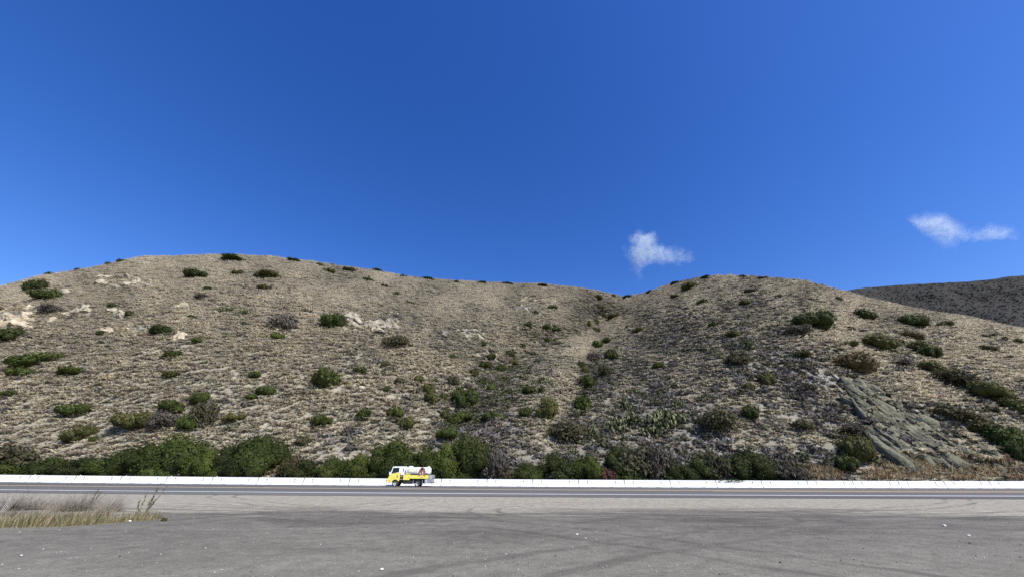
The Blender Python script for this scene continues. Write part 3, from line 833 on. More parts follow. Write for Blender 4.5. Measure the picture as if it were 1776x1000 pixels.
# ------------------------------------------------------------------ truck
def build_truck():
    yel = paint('yellow_truck_paint', (.80, .69, .12), .35, var=.03, coat=.3)
    wht = paint('white_truck_paint', (.80, .81, .81), .35, var=.03, coat=.3)
    gls = paint('dark_window_glass', (.008, .009, .011), .12, var=.2, spec=.35)
    blk = paint('black_rubber', (.022, .022, .023), .8)
    chs = paint('black_chassis', (.025, .025, .027), .6)
    gry = paint('grey_metal', (.30, .32, .35), .5, metal=.3)
    rim = paint('white_rim', (.72, .73, .73), .4)
    brn = paint('brown_hose', (.30, .12, .075), .65)
    lamp = paint('clear_lamp', (.75, .75, .72), .15)
    red = paint('red_lamp', (.5, .03, .02), .25)
    orange = paint('amber_lamp', (.8, .3, .03), .25)
    Yn = 53.5                                         # near side of the truck
    xc = float(ray(708.5, 842)[0, 0] * Yn)
    root = empty('tanker_truck', (xc, Yn + 1.0, float(ground_z(xc, Yn + 1.0)) + .022))
    root.scale = (.955, .95, .915)
    tag(root, 'small yellow and white tanker truck driving left along the road', 'truck')
    def prism(name, poly, y0, y1, mat, parent=root, taper=0.0, zt=1.4, bev=.03):
        bm = bmesh.new()
        def yy(y, z): return y * (1 - taper * max(0, z - zt))
        A = [bm.verts.new((x, yy(y0, z), z)) for x, z in poly]; B = [bm.verts.new((x, yy(y1, z), z)) for x, z in poly]
        bm.faces.new(A); bm.faces.new(B[::-1])
        for i in range(len(poly)):
            j = (i + 1) % len(poly); bm.faces.new((A[j], A[i], B[i], B[j]))
        bmesh.ops.recalc_face_normals(bm, faces=bm.faces[:])
        if bev: bmesh.ops.bevel(bm, geom=bm.edges[:], offset=bev, segments=2, affect='EDGES', clamp_overlap=True)
        return bm_obj(name, bm, mat, parent)
    def box(name, x0, x1, y0, y1, z0, z1, mat, parent=root, bev=.02):
        bm = bmesh.new(); box_bm(bm, x0, x1, y0, y1, z0, z1, bev); return bm_obj(name, bm, mat, parent)
    def cyl(name, c, r, h, axis, mat, parent=root, n=28, r2=None, sm=True):
        bm = bmesh.new()
        bmesh.ops.create_cone(bm, cap_ends=True, segments=n, radius1=r, radius2=r if r2 is None else r2, depth=h)
        M = {'x': Matrix.Rotation(R(90), 4, 'Y'), 'y': Matrix.Rotation(R(90), 4, 'X'), 'z': Matrix.Identity(4)}[axis]
        bmesh.ops.transform(bm, matrix=Matrix.Translation(c) @ M, verts=bm.verts[:])
        return bm_obj(name, bm, mat, parent)
    # cab: yellow lower half with wheel arch, white upper half
    arch = [(-1.85 + .47 * math.cos(R(a)), .40 + .47 * math.sin(R(a))) for a in range(165, -1, -15)]
    low = [(-2.84, .52), (-2.87, .95), (-2.80, 1.25), (-2.66, 1.50), (-1.50, 1.74), (-1.30, 1.74), (-1.30, .45)] + arch[::-1][:0]
    low = [(-2.84, .50), (-2.87, .95), (-2.80, 1.25), (-2.64, 1.52), (-1.50, 1.76), (-1.30, 1.70), (-1.30, .86)] + [a for a in arch[::-1] if a[1] < .88 or True][2:]
    cab = prism('cab', low, -.98, .98, yel, bev=.015)
    up = [(-2.63, 1.53), (-2.40, 2.42), (-2.28, 2.50), (-1.0, 2.52), (-.84, 2.42), (-.80, 1.45), (-1.24, 1.45), (-1.29, 1.71), (-1.50, 1.775)]
    top = prism('cab_roof', up, -.97, .97, wht, cab, taper=.06, bev=.02)
    for s in (-1, 1):
        y = s * .972
        win = [(-2.46, 1.61), (-2.29, 2.33), (-1.50, 2.35), (-1.48, 1.83)]
        w = prism('window', win, y - .012, y + .012, gls, cab, taper=.055, bev=0)
        prism('window', [(-.97, 1.88), (-.95, 2.24), (-.86, 2.24), (-.84, 1.88)], y - .012, y + .012, gls, cab, taper=.055, bev=0)
        dr = prism('door', [(-2.33, .98), (-2.40, 1.50), (-1.50, 1.70), (-1.47, .98)], s * .975, s * .992, yel, cab, bev=.006)
        box('door_handle', -1.70, -1.58, s * .99 - .02, s * .99 + .02, 1.14, 1.38, chs, dr, .005)
        m = box('mirror', -2.72, -2.58, s * 1.10 - .06, s * 1.10 + .06, 1.45, 1.82, wht, cab, .02)
        box('mirror_arm', -2.62, -2.58, min(s * .95, s * 1.1), max(s * .95, s * 1.1), 1.60, 1.64, chs, m, 0)
        box('headlight', -2.885, -2.80, s * .75 - .16, s * .75 + .16, .72, .92, lamp, cab, .02)
        box('turn_signal', -2.70, -2.52, s * .985 - .012, s * .985 + .012, .68, .78, orange, cab, .004)
    prism('windshield', [(-2.615, 1.60), (-2.42, 2.36), (-2.405, 2.36), (-2.60, 1.60)], -.86, .86, gls, cab, bev=0)
    box('grille', -2.885, -2.84, -.6, .6, .98, 1.15, chs, cab, .01)
    box('bumper', -2.98, -2.80, -.98, .98, .44, .64, wht, root, .03)
    # chassis
    for s in (-1, 1): box('frame_rail', -2.4, 2.55, s * .42 - .05, s * .42 + .05, .55, .80, chs)
    box('fuel_tank', -.85, .35, -.88, -.5, .34, .74, chs, root, .05)
    box('gearbox', -1.3, 2.0, -.36, .36, .40, 1.0, chs, root, .04)
    box('underbody', -1.25, 2.5, -.90, .90, .98, 1.19, chs, root, 0)
    box('battery_box', -1.24, -.84, -.90, -.35, .84, 1.44, gry, root, .03)
    cyl('air_filter', (-1.0, .5, 1.1), .2, .7, 'z', chs)
    for s in (-1, 1): box('axle', -1.9 if s < 0 else 1.05, -1.8 if s < 0 else 1.15, -.8, .8, .34, .44, chs, root, 0)
    def wheel(x, y, s, dual):
        w = empty('wheel', (x, y, .39)); w.parent = root
        bm = bmesh.new()
        prof = [(.22, -.11), (.34, -.115), (.385, -.085), (.39, 0), (.385, .085), (.34, .115), (.22, .11)]
        n = 32; rg = []
        for i in range(n):
            a = 2 * math.pi * i / n
            rg.append([bm.verts.new((r_ * math.cos(a), q, r_ * math.sin(a))) for r_, q in prof])
        for i in range(n):
            for j in range(len(prof)):
                k = (j + 1) % len(prof); bm.faces.new((rg[i][j], rg[(i + 1) % n][j], rg[(i + 1) % n][k], rg[i][k]))
        t = bm_obj('tyre', bm, blk, w, True)
        bm = bmesh.new()
        prof = [(0, s * .07 if dual is False else -s * .03), (.07, s * .07 if dual is False else -s * .03), (.10, s * .02 if dual is False else -s * .05), (.18, s * .02 if dual is False else -s * .05), (.215, s * .085), (.245, s * .10), (.245, s * .115 + s * .003)]
        rg = [[bm.verts.new((r_ * math.cos(2 * math.pi * i / n), q, r_ * math.sin(2 * math.pi * i / n))) for r_, q in prof[1:]] for i in range(n)]
        for i in range(n):
            for j in range(len(prof) - 2):
                bm.faces.new((rg[i][j], rg[(i + 1) % n][j], rg[(i + 1) % n][j + 1], rg[i][j + 1]))
        bm.faces.new([rg[i][0] for i in range(n)])
        bm_obj('rim', bm, rim, w, False)
        hub = cyl('hub', (0, s * (.08 if not dual else -.02), 0), .065, .06, 'y', chs if dual else gry, w, 16)
        bm = bmesh.new()
        for i in range(6):
            a = 2 * math.pi * i / 6
            box_bm(bm, .145 * math.cos(a) - .03, .145 * math.cos(a) + .03, s * (.028 if not dual else -.045) - .008, s * (.028 if not dual else -.045) + .008, .145 * math.sin(a) - .03, .145 * math.sin(a) + .03)
        bm_obj('vent_holes', bm, chs, w)
    for s in (-1, 1):
        wheel(-1.85, s * .84, s, False)
        wheel(1.10, s * .86, s, True); wheel(1.10, s * .62, s, True)
        box('mud_flap', .50, .53, s * .86 - .2, s * .86 + .2, .22, .86, gry if s < 0 else chs, root, 0)
        box('mud_flap', 1.72, 1.75, s * .86 - .2, s * .86 + .2, .22, .86, gry if s < 0 else chs, root, 0)
        arc = [(1.10 + .52 * math.cos(R(a)), .42 + .52 * math.sin(R(a))) for a in range(0, 181, 15)]
        arc2 = [(1.10 + .48 * math.cos(R(a)), .42 + .48 * math.sin(R(a))) for a in range(180, -1, -15)]
        prism('fender', arc + arc2, s * .72 - .24, s * .72 + .24, chs, root, bev=0)
        tb = box('toolbox', -.84, 0.0, min(s * .5, s * 1.0), max(s * .5, s * 1.0), .82, 1.50, yel, root, .02)
        box('latch', -.18, -.12, s * 1.0 - .012, s * 1.0 + .012, 1.10, 1.18, chs, tb, 0)
        sp = box('side_panel', .004, 2.50, min(s * .93, s * 1.0), max(s * .93, s * 1.0), 1.00, 1.44, yel, root, .015)
        box('side_marker', 1.56, 1.68, s * 1.0 - .012, s * 1.0 + .012, 1.13, 1.26, chs, sp, .01)
    box('deck', -.78, 2.5, -.925, .925, 1.18, 1.42, chs, root, 0)
    # tank: oval barrel with rings and domed ends
    bm = bmesh.new(); n = 36
    def ov(i, k): c, q = math.cos(2 * math.pi * i / n), math.sin(2 * math.pi * i / n); return .90 * k * math.copysign(abs(c) ** .6, c), 1.95 + .48 * k * math.copysign(abs(q) ** .6, q)
    sec = [(-.70, .0), (-.695, .55), (-.66, .86), (-.60, 1.0), (2.34, 1.0), (2.44, .93), (2.52, .72), (2.56, .35)]
    rg = []
    for x, k in sec[1:]:
        rg.append([bm.verts.new((x, *ov(i, k))) for i in range(n)])
    for a, b_ in zip(rg[:-1], rg[1:]):
        for i in range(n): bm.faces.new((a[i], a[(i + 1) % n], b_[(i + 1) % n], b_[i]))
    bm.faces.new(rg[0]); bm.faces.new(rg[-1][::-1])
    tank = bm_obj('tank', bm, wht, root, True)
    bm = bmesh.new()
    for xr in (-.50, .92, 2.26):
        rr = [[bm.verts.new((xr + dx, *ov(i, k))) for i in range(n)] for dx, k in ((-.03, 1.0), (-.03, 1.025), (.03, 1.025), (.03, 1.0))]
        for a, b_ in zip(rr[:-1], rr[1:]):
            for i in range(n): bm.faces.new((a[i], a[(i + 1) % n], b_[(i + 1) % n], b_[i]))
    bm_obj('tank_bands', bm, wht, tank)
    h = cyl('hatch', (-.22, 0, 2.46), .26, .14, 'z', wht, tank); cyl('hatch_lid', (-.22, 0, 2.55), .22, .05, 'z', wht, h)
    cyl('vent_pipe', (.10, -.1, 2.46), .06, .16, 'z', wht, tank, 12)
    v2 = cyl('valve_dome', (2.22, 0, 2.44), .2, .16, 'z', wht, tank); cyl('valve_cap', (2.2, -.05, 2.54), .1, .06, 'z', chs, v2, 14)
    # yellow emblem and its line on the curved side
    def patch(name, x0, x1, a0, a1, mat, k=1.012, m=10):
        bm = bmesh.new()
        g = [[bm.verts.new((x0 + (x1 - x0) * i / m, -.90 * k * abs(math.cos(R(a0 + (a1 - a0) * j / 4))) ** .6, 1.95 + .48 * k * math.copysign(abs(math.sin(R(a0 + (a1 - a0) * j / 4))) ** .6, a0 + (a1 - a0) * j / 4))) for j in range(5)] for i in range(m + 1)]
        for i in range(m):
            for j in range(4): bm.faces.new((g[i][j], g[i + 1][j], g[i + 1][j + 1], g[i][j + 1]))
        bm_obj(name, bm, mat, tank)
    pal = paint('pale_yellow_decal', (.85, .80, .42), .5, var=.1)
    ovl = bmesh.new()
    ring = []
    for q in range(28):
        a = 2 * math.pi * q / 28; xx = .16 + .40 * math.cos(a); ang = .13 * math.sin(a)
        ring.append(ovl.verts.new((xx, -.915, 1.97 + ang)))
    c0 = ovl.verts.new((.16, -.917, 1.97))
    for q in range(28): ovl.faces.new((ring[q], ring[(q + 1) % 28], c0))
    bm_obj('emblem', ovl, pal, tank)
    patch('emblem_line', -.20, .48, -33, -28, paint('ochre_decal', (.62, .48, .12), .5), m=8)
    patch('tank_mark', .83, .89, 5, 28, chs, 1.03, 2)
    # brown hose coiled on the side of the tank
    hose = None
    bm = bmesh.new()
    for k_, rr in enumerate((.40, .33, .26, .19, .12)):
        nseg = 40; mring = []
        for i in range(nseg + 1):
            a = R(-12 + 204 * i / nseg)
            cx, cz = 1.60 + rr * math.cos(a), 1.55 + (rr * 2.05) * math.copysign(abs(math.sin(a)) ** .6, math.sin(a))
            cz = min(cz, 2.40 + .02 * k_)
            cy = -.965 + .06 * max(0, (cz - 2.2) / .2)
            mring.append([bm.verts.new((cx + .05 * math.cos(b2) * math.cos(a), cy + .05 * math.sin(b2), cz + .05 * math.cos(b2) * math.sin(a))) for b2 in np.linspace(0, 2 * math.pi, 7)[:-1]])
        for a, b_ in zip(mring[:-1], mring[1:]):
            for i in range(6): bm.faces.new((a[i], a[(i + 1) % 6], b_[(i + 1) % 6], b_[i]))
    hose = bm_obj('hose', bm, brn, root, True)
    box('hose_hook', 1.50, 1.70, -1.05, -.80, 2.10, 2.36, chs, root, .03)
    box('nozzle', 1.64, 1.71, -1.05, -.9, 1.50, 1.9, wht, root, .02)
    cyl('valve', (1.38, -.95, 1.62), .07, .2, 'y', wht, root, 12)
    # rear pump cabinet
    pc = box('pump_cabinet', 2.0, 2.92, -.92, .92, .42, 1.02, gry, root, .03)
    box('cabinet_door', 2.05, 2.40, -.945, -.925, .5, .96, paint('pale_grey_metal', (.42, .45, .50), .5), pc, .01)
    rk = box('rear_rack', 2.57, 2.98, -.9, .9, 1.02, 1.46, gry, root, .02)
    for xx in (2.62, 2.76, 2.90): box('rack_bar', xx - .02, xx + .02, -.935, -.905, 1.0, 1.46, rim, rk, 0)
    box('rear_bumper', 2.86, 3.02, -.95, .95, .40, .52, chs, root, .01)
    for s in (-1, 1): box('tail_lamp', 2.925, 2.96, s * .75 - .12, s * .75 + .12, .6, .72, red, pc, .01)
    cyl('rear_pipe', (2.66, -.75, .9), .06, .9, 'z', rim, root, 12)
build_truck()

# ------------------------------------------------------------------ rocks
def rock_lump(bm, c, r, seed, sub=3, tilt=0.0, ncut=15):
    rr = np.random.default_rng(seed)
    s = bmesh.ops.create_icosphere(bm, subdivisions=sub, radius=1)
    pl = []
    for i in range(ncut):
        n = rr.normal(size=3); n /= np.linalg.norm(n); pl.append((Vector(n), .46 + .34 * rr.random()))
    M = Matrix.Rotation(tilt, 3, 'Y') @ Matrix.Rotation(rr.random() * 6.28, 3, 'Z')
    for q in s['verts']:
        d = q.co.normalized(); k = 1.0
        for n, h in pl:
            t = d.dot(n)
            if t > .05: k = min(k, h / t)
        k += .10 * mnoise.noise(d * 2.2 + Vector((seed * 3.1, 0, 0))) + .05 * mnoise.noise(d * 6 + Vector((0, seed * 1.7, 0)))
        p = M @ (d * k)
        q.co = Vector((c[0] + p.x * r[0], c[1] + p.y * r[1], c[2] + p.z * r[2]))

def block_lump(bm, c, r, seed):
    """angular broken block"""
    rr = np.random.default_rng(seed)
    t = bmesh.new(); bmesh.ops.create_cube(t, size=1.9)
    bmesh.ops.subdivide_edges(t, edges=t.edges[:], cuts=2, use_grid_fill=True)
    M = np.array(Matrix.Rotation(rr.random() * 6.28, 3, 'Z') @ Matrix.Rotation(rr.normal() * .35, 3, 'X') @ Matrix.Rotation(rr.normal() * .35, 3, 'Y'))
    k1, k2, k3 = rr.normal(size=3) * .25
    vs = []
    for q in t.verts:
        p = np.array(q.co); L = np.linalg.norm(p)
        p = p * (1 - .20 * max(0, L - 1.05)); p[0] += k1 * p[2]; p[1] += k2 * p[2]; p[:2] *= 1 - .22 * (p[2] + k3 * p[0])
        p = p + rr.normal(size=3) * .11
        p = (M @ p) * np.array(r)
        vs.append(bm.verts.new(np.array(c) + p))
    for f in t.faces: bm.faces.new([vs[q.index] for q in f.verts])
    t.free()

def outcrop(name, u, v, w, h, n, mat, label, cat='rock', seed=0, lump=1.0, tilt=0.0, group=None, flat=.8):
    """n lumps grown from one piece of bedrock over a patch of the slope"""
    rr = np.random.default_rng(seed + 500)
    P0 = hillP(u, v)[0]; pxm = zdepth(P0) / F
    bm = bmesh.new()
    for i in range(n):
        if n == 1: du = dv = 0
        else:
            du = (rr.random() - .5) * w * .8; dv = (rr.random() - .5) * h * .75
            if tilt: dv += du * math.tan(tilt)
        P = hillP(u + du, v + dv)[0]
        sz = lump * (.55 + .75 * rr.random()) * (w / max(1, n ** .58)) * .62 * pxm
        if n == 1: sz = w * .5 * pxm
        hz = sz * flat * (.8 + .5 * rr.random()) if n > 1 else h * .62 * pxm
        if n == 1: rock_lump(bm, P - P0, (sz, sz * .9, hz), seed * 31 + i, 3, tilt)
        else: block_lump(bm, P + np.array([0, hz * .12, hz * .12]) - P0, (sz, sz * .9, hz), seed * 31 + i)
    o = bm_obj(name, bm, mat)
    o.location = P0
    tag(o, label, cat, group)
    return o

for i, (u_, v_, w_, h_, n_, m_, lab, lu) in enumerate(OUT):
    outcrop('rock_outcrop' if n_ > 1 else 'boulder', u_, v_, w_, h_, n_, m_, lab, 'rock outcrop' if n_ > 1 else 'boulder', seed=i + 1, lump=lu)

def slab_patch(name, poly, label, mat, du=1.5, out=1.5, ang=0.62, per=9.0, seed=3, edge=16.0, slabs=135, size=1.0):
    """bedded rock face standing proud of the slope: a grid with stepped strata, sunk at its rim"""
    pl = np.array(poly); u0, u1 = pl[:, 0].min() - 6, pl[:, 0].max() + 6; v0, v1 = pl[:, 1].min() - 6, pl[:, 1].max() + 6
    us = np.arange(u0, u1, du); vs = np.arange(v0, v1, du * .75)
    U, V = np.meshgrid(us, vs, indexing='ij'); shp = U.shape
    U = U.ravel(); V = V.ravel()
    ins = inpoly(U, V, poly)
    d = segdist(U, V, list(poly) + [poly[0]])
    e = np.where(ins, np.clip(d / edge, 0, 1), -np.clip(d / 3, 0, 1))
    wob = fbm(U / 60, V / 60, seed, 3) * 7
    q = (-(U) * math.sin(ang) + V * math.cos(ang)) + wob
    pth = (U * math.cos(ang) + V * math.sin(ang))
    brk = np.floor(pth / 21 + 3 * vnoise(q / 15, pth * 0, seed + 5))
    q1 = q + 5 * _hash(brk, np.floor(q / 30), seed)
    st = (q1 / per) % 1.0
    st2 = (q1 / (per * 2.7) + .5 * vnoise(pth / 45, q / 30, seed + 4)) % 1.0
    blk = fbm(pth / 75, q / 7, seed + 8, 4)
    o_ = .30 * st ** .6 + .75 * st2 + .55 * blk + .30 * np.abs(fbm(pth / 40, q / 3, seed + 2, 3)) + .35 * _hash(brk, np.floor(q1 / per), seed + 6)
    off = e * (0.35 + o_ * .62) * out - (~ins) * .8
    # recesses under the brow
    for (cu, cv, ru, rv, dp) in ((1486, 690, 20, 12, 3.6), (1525, 701, 16, 7, 3.2), (1672, 752, 18, 5, 2.0), (1600, 742, 16, 5, 1.6)):
        ca, sa = math.cos(.55), math.sin(.55)
        x = (U - cu) * ca + (V - cv) * sa; y = -(U - cu) * sa + (V - cv) * ca
        off -= dp * np.clip(1.15 - (x / ru) ** 2 - (y / rv) ** 2, 0, 1) ** .5
    Y = hillY(U, V)
    D = ray(U, V)
    N_ = hillN(U, V)
    P = EYE + D * Y[:, None] + N_ * off[:, None] * .5 - (D / np.linalg.norm(D, axis=1)[:, None]) * off[:, None] * .6
    keep = (e > -.9).reshape(shp)
    idx = np.arange(len(U)).reshape(shp)
    k = keep[:-1, :-1] & keep[1:, :-1] & keep[1:, 1:] & keep[:-1, 1:]
    qd = np.stack([idx[:-1, :-1][k], idx[1:, :-1][k], idx[1:, 1:][k], idx[:-1, 1:][k]], 1)
    nU = len(U)
    rr = np.random.default_rng(seed + 40)
    EX, EF = [], []; cnt = 0
    tries = 0
    while cnt < slabs and tries < 6000:
        tries += 1
        su, sv = u0 + (u1 - u0) * rr.random(), v0 + (v1 - v0) * rr.random()
        if not inpoly(np.array([su]), np.array([sv]), poly)[0] or (su > 1630 and rr.random() > .35): continue
        cnt += 1
        dirn = ang + rr.normal() * .17
        Pc = hillP(su, sv)[0]; n_ = hillN(su, sv)[0]
        e1 = hillP(su + 4 * math.cos(dirn), sv + 4 * math.sin(dirn))[0] - hillP(su - 4 * math.cos(dirn), sv - 4 * math.sin(dirn))[0]
        e1 /= np.linalg.norm(e1); n_ = n_ + .28 * rr.normal(size=3); n_ /= np.linalg.norm(n_)
        e2 = np.cross(n_, e1); e2 /= np.linalg.norm(e2); n_ = np.cross(e1, e2)
        if n_ @ (EYE - Pc) < 0: n_ = -n_
        Ls, Hs, Ts = (1.0 + 3.2 * rr.random() ** 2) * size, (.28 + .75 * rr.random() ** 2) * size, (.40 + .75 * rr.random() ** 1.5) * size
        bm = bmesh.new(); bmesh.ops.create_cube(bm, size=2)
        bmesh.ops.subdivide_edges(bm, edges=bm.edges[:], cuts=1, use_grid_fill=True)
        j = nU + sum(len(x) for x in EX)
        vv_ = []
        k1, k2 = rr.normal() * .25, rr.normal() * .3
        for q in bm.verts:
            x, y, z = q.co
            x2 = x * (1 - .22 * abs(z)) + k1 * y; y2 = y * (1 - .35 * max(0, x * k2)) + k2 * z * .6
            jit = rr.normal(size=3) * .21
            vv_.append(Pc + e1 * (x2 * 1.05 + jit[0]) * Ls + e2 * (y2 + jit[1]) * Hs + n_ * ((z + jit[2] + .15) * Ts))
        EX.append(np.array(vv_)); EF.append(np.array([[j + q.index for q in f.verts] for f in bm.faces])); bm.free()
    P = np.concatenate([P] + EX); qd = np.concatenate([qd[:, ::-1]] + EF)
    rm = None
    used = np.unique(qd); rm = -np.ones(len(P), int); rm[used] = np.arange(len(used))
    c0 = P[used].mean(0)
    me = mesh_np(name, P[used] - c0, [rm[qd]], smooth=False)
    o = link(name, me, mat, loc=c0)
    tag(o, label, 'rock outcrop')
slab_patch('rocky_bluff', SLAB, 'large grey green bedded rock face above the barrier on the right', M_SLATE)
slab_patch('rocky_bluff', [(1385, 628), (1420, 632), (1452, 655), (1466, 672), (1462, 690), (1440, 680), (1410, 664), (1388, 646)],
           'dark bluish crag just uphill of the large bedded rock face', M_GREYR, seed=11, out=.8, per=7, slabs=12, size=.5)
slab_patch('rocky_bluff', [(1660, 636), (1700, 640), (1750, 672), (1776, 694), (1760, 697), (1715, 680), (1680, 660)],
           'thin grey ledge above the long olive hedge on the right slope', M_GREYR, seed=17, out=.6, per=6, slabs=16, size=.55)

# ------------------------------------------------------------------ shrubs
M_LEAF = foliage_mat('shrub_foliage')
M_TWIG = paint('grey_twig', (.30, .26, .20), .9, var=.2)

def shrub_mesh(name, seed, n=900, leaf=.075, lobes=7, spread_=.55, core=True, tall=1.0):
    """crown: x, y in -1..1, z 0..1 once scaled; leaf faces over a cluster of rounded lobes of a crown that is 'tall' high"""
    r = np.random.default_rng(seed)
    L = []
    for i in range(lobes):
        a = 2 * np.pi * (i + r.random()) / lobes; q = spread_ * (.35 + .65 * r.random() ** .5)
        rad = .24 + .24 * r.random()
        zc = rad * .7 + (tall - 1.7 * rad) * r.random() ** .8 * (1 - .55 * q)
        L.append((np.array([q * np.cos(a), q * np.sin(a), max(zc, rad * .5)]), rad))
    L.append((np.array([.1 * r.normal(), .1 * r.normal(), tall - .48]), .48))
    L.append((np.array([.1 * r.normal(), .1 * r.normal(), .25]), .5))
    V, F4, F3, C = [], [], [], []
    tot = sum(l[1] ** 2 for l in L)
    for c, rad in L:
        k = int(n * rad ** 2 / tot)
        tone = .80 + .40 * r.random()
        for i in range(k):
            d = r.normal(size=3); d /= np.linalg.norm(d)
            if d[2] < -.35: d[2] *= -.5
            p = c + d * rad * (.80 + .34 * r.random() ** 1.5)
            if p[2] < .02: p[2] = .02 + .1 * r.random()
            nrm = d + .7 * r.normal(size=3); nrm /= np.linalg.norm(nrm)
            t1 = np.cross(nrm, r.normal(size=3)); t1 /= np.linalg.norm(t1); t2 = np.cross(nrm, t1)
            s = leaf * (.6 + .8 * r.random())
            j = len(V)
            V += [p - t1 * s, p - t2 * s * .6, p + t1 * s, p + t2 * s * .6]
            F4.append((j, j + 1, j + 2, j + 3))
            cc = tone * (.70 + .60 * r.random()); wv = 1 + .10 * r.normal()
            C += [[cc * wv, cc, cc * .9]] * 4
        if core:
            bm = bmesh.new(); bmesh.ops.create_icosphere(bm, subdivisions=2, radius=1)
            j = len(V)
            for q in bm.verts:
                kk = rad * .78 * (1 + .25 * mnoise.noise(q.co * 3 + Vector((seed, 0, 0))))
                p = c + np.array(q.co) * kk; p[2] = max(p[2], 0.0)
                V.append(p); C.append([.8 * tone, .8 * tone, .75 * tone])
            F3 += [[j + q.index for q in f.verts] for f in bm.faces]; bm.free()
    V = np.array(V)
    V[:, :2] -= (np.percentile(V[:, :2], 1, axis=0) + np.percentile(V[:, :2], 99, axis=0)) / 2
    V[:, :2] /= np.percentile(np.abs(V[:, :2]), 98.5)
    V[:, 2] /= np.percentile(V[:, 2], 99)
    fs = [np.array(F4)] + ([np.array(F3)] if F3 else [])
    me = mesh_np(name, V, fs, cols=np.array(C)); me.materials.append(M_LEAF)
    return me

def twig_mesh(name, seed, n=90, seg=3, w=.012, splay=.9, mat=None):
    """bare branching stems from one foot; unit size"""
    r = np.random.default_rng(seed)
    V, F4 = [], []
    def stick(a, b, w0, w1):
        d = b - a; s = np.cross(d, r.normal(size=3)); s /= np.linalg.norm(s) + 1e-9; s2 = np.cross(d, s); s2 /= np.linalg.norm(s2) + 1e-9
        j = len(V)
        for p, ww in ((a, w0), (b, w1)):
            for t in range(3):
                an = 2 * np.pi * t / 3; V.append(p + (s * np.cos(an) + s2 * np.sin(an)) * ww)
        for t in range(3): F4.append((j + t, j + (t + 1) % 3, j + 3 + (t + 1) % 3, j + 3 + t))
    for i in range(n):
        a = r.random() * 2 * np.pi; q = splay * r.random() ** .6
        p = np.array([.25 * q * np.cos(a), .25 * q * np.sin(a), 0]); d = np.array([q * np.cos(a), q * np.sin(a), 1.0 - .45 * q]); ww = w
        for k in range(seg):
            d2 = d + .3 * r.normal(size=3); p2 = p + d2 * (1.0 / seg) * (.75 + .4 * r.random())
            p2[2] = max(p2[2], .02)
            stick(p, p2, ww, ww * .65)
            if k > 0 or r.random() < .6:
                b = p + (p2 - p) * r.random(); d3 = d + .9 * r.normal(size=3)
                stick(b, b + d3 * .25 * r.random(), ww * .6, ww * .2)
            p, d, ww = p2, d2, ww * .65
    me = mesh_np(name, np.array(V), [np.array(F4)]); me.materials.append(mat or M_TWIG)
    return me

SM = [shrub_mesh('shrub', 100 + i, n=750, leaf=.10, lobes=6, spread_=.6) for i in range(6)]
MD = [shrub_mesh('shrub', 200 + i, n=2000, leaf=.062, lobes=9, spread_=.62) for i in range(6)]
BG = [shrub_mesh('bush', 300 + i, n=6000, leaf=.040, lobes=13, spread_=.72, tall=1.45) for i in range(6)]
FE = [shrub_mesh('feathery_bush', 400 + i, n=2200, leaf=.06, lobes=8, spread_=.6, core=False, tall=1.1) for i in range(3)]
STEM = twig_mesh('stems', 5, n=14, w=.03, splay=.7, mat=paint('brown_stem', (.14, .10, .075), .9))

GREEN = (.060, .077, .020); DARK = (.046, .058, .018); OLIVE = (.085, .085, .030); GOLIVE = (.092, .085, .052)
GREY = (.115, .10, .088); LIME = (.13, .15, .035); BROWN = (.115, .085, .045); MAROON = (.105, .05, .042); BRIGHT = (.085, .108, .024)
CN = {id(GREEN): 'green', id(DARK): 'dark green', id(OLIVE): 'olive', id(GOLIVE): 'grey olive', id(GREY): 'grey', id(LIME): 'yellow green', id(BROWN): 'brown', id(MAROON): 'maroon', id(BRIGHT): 'bright green'}
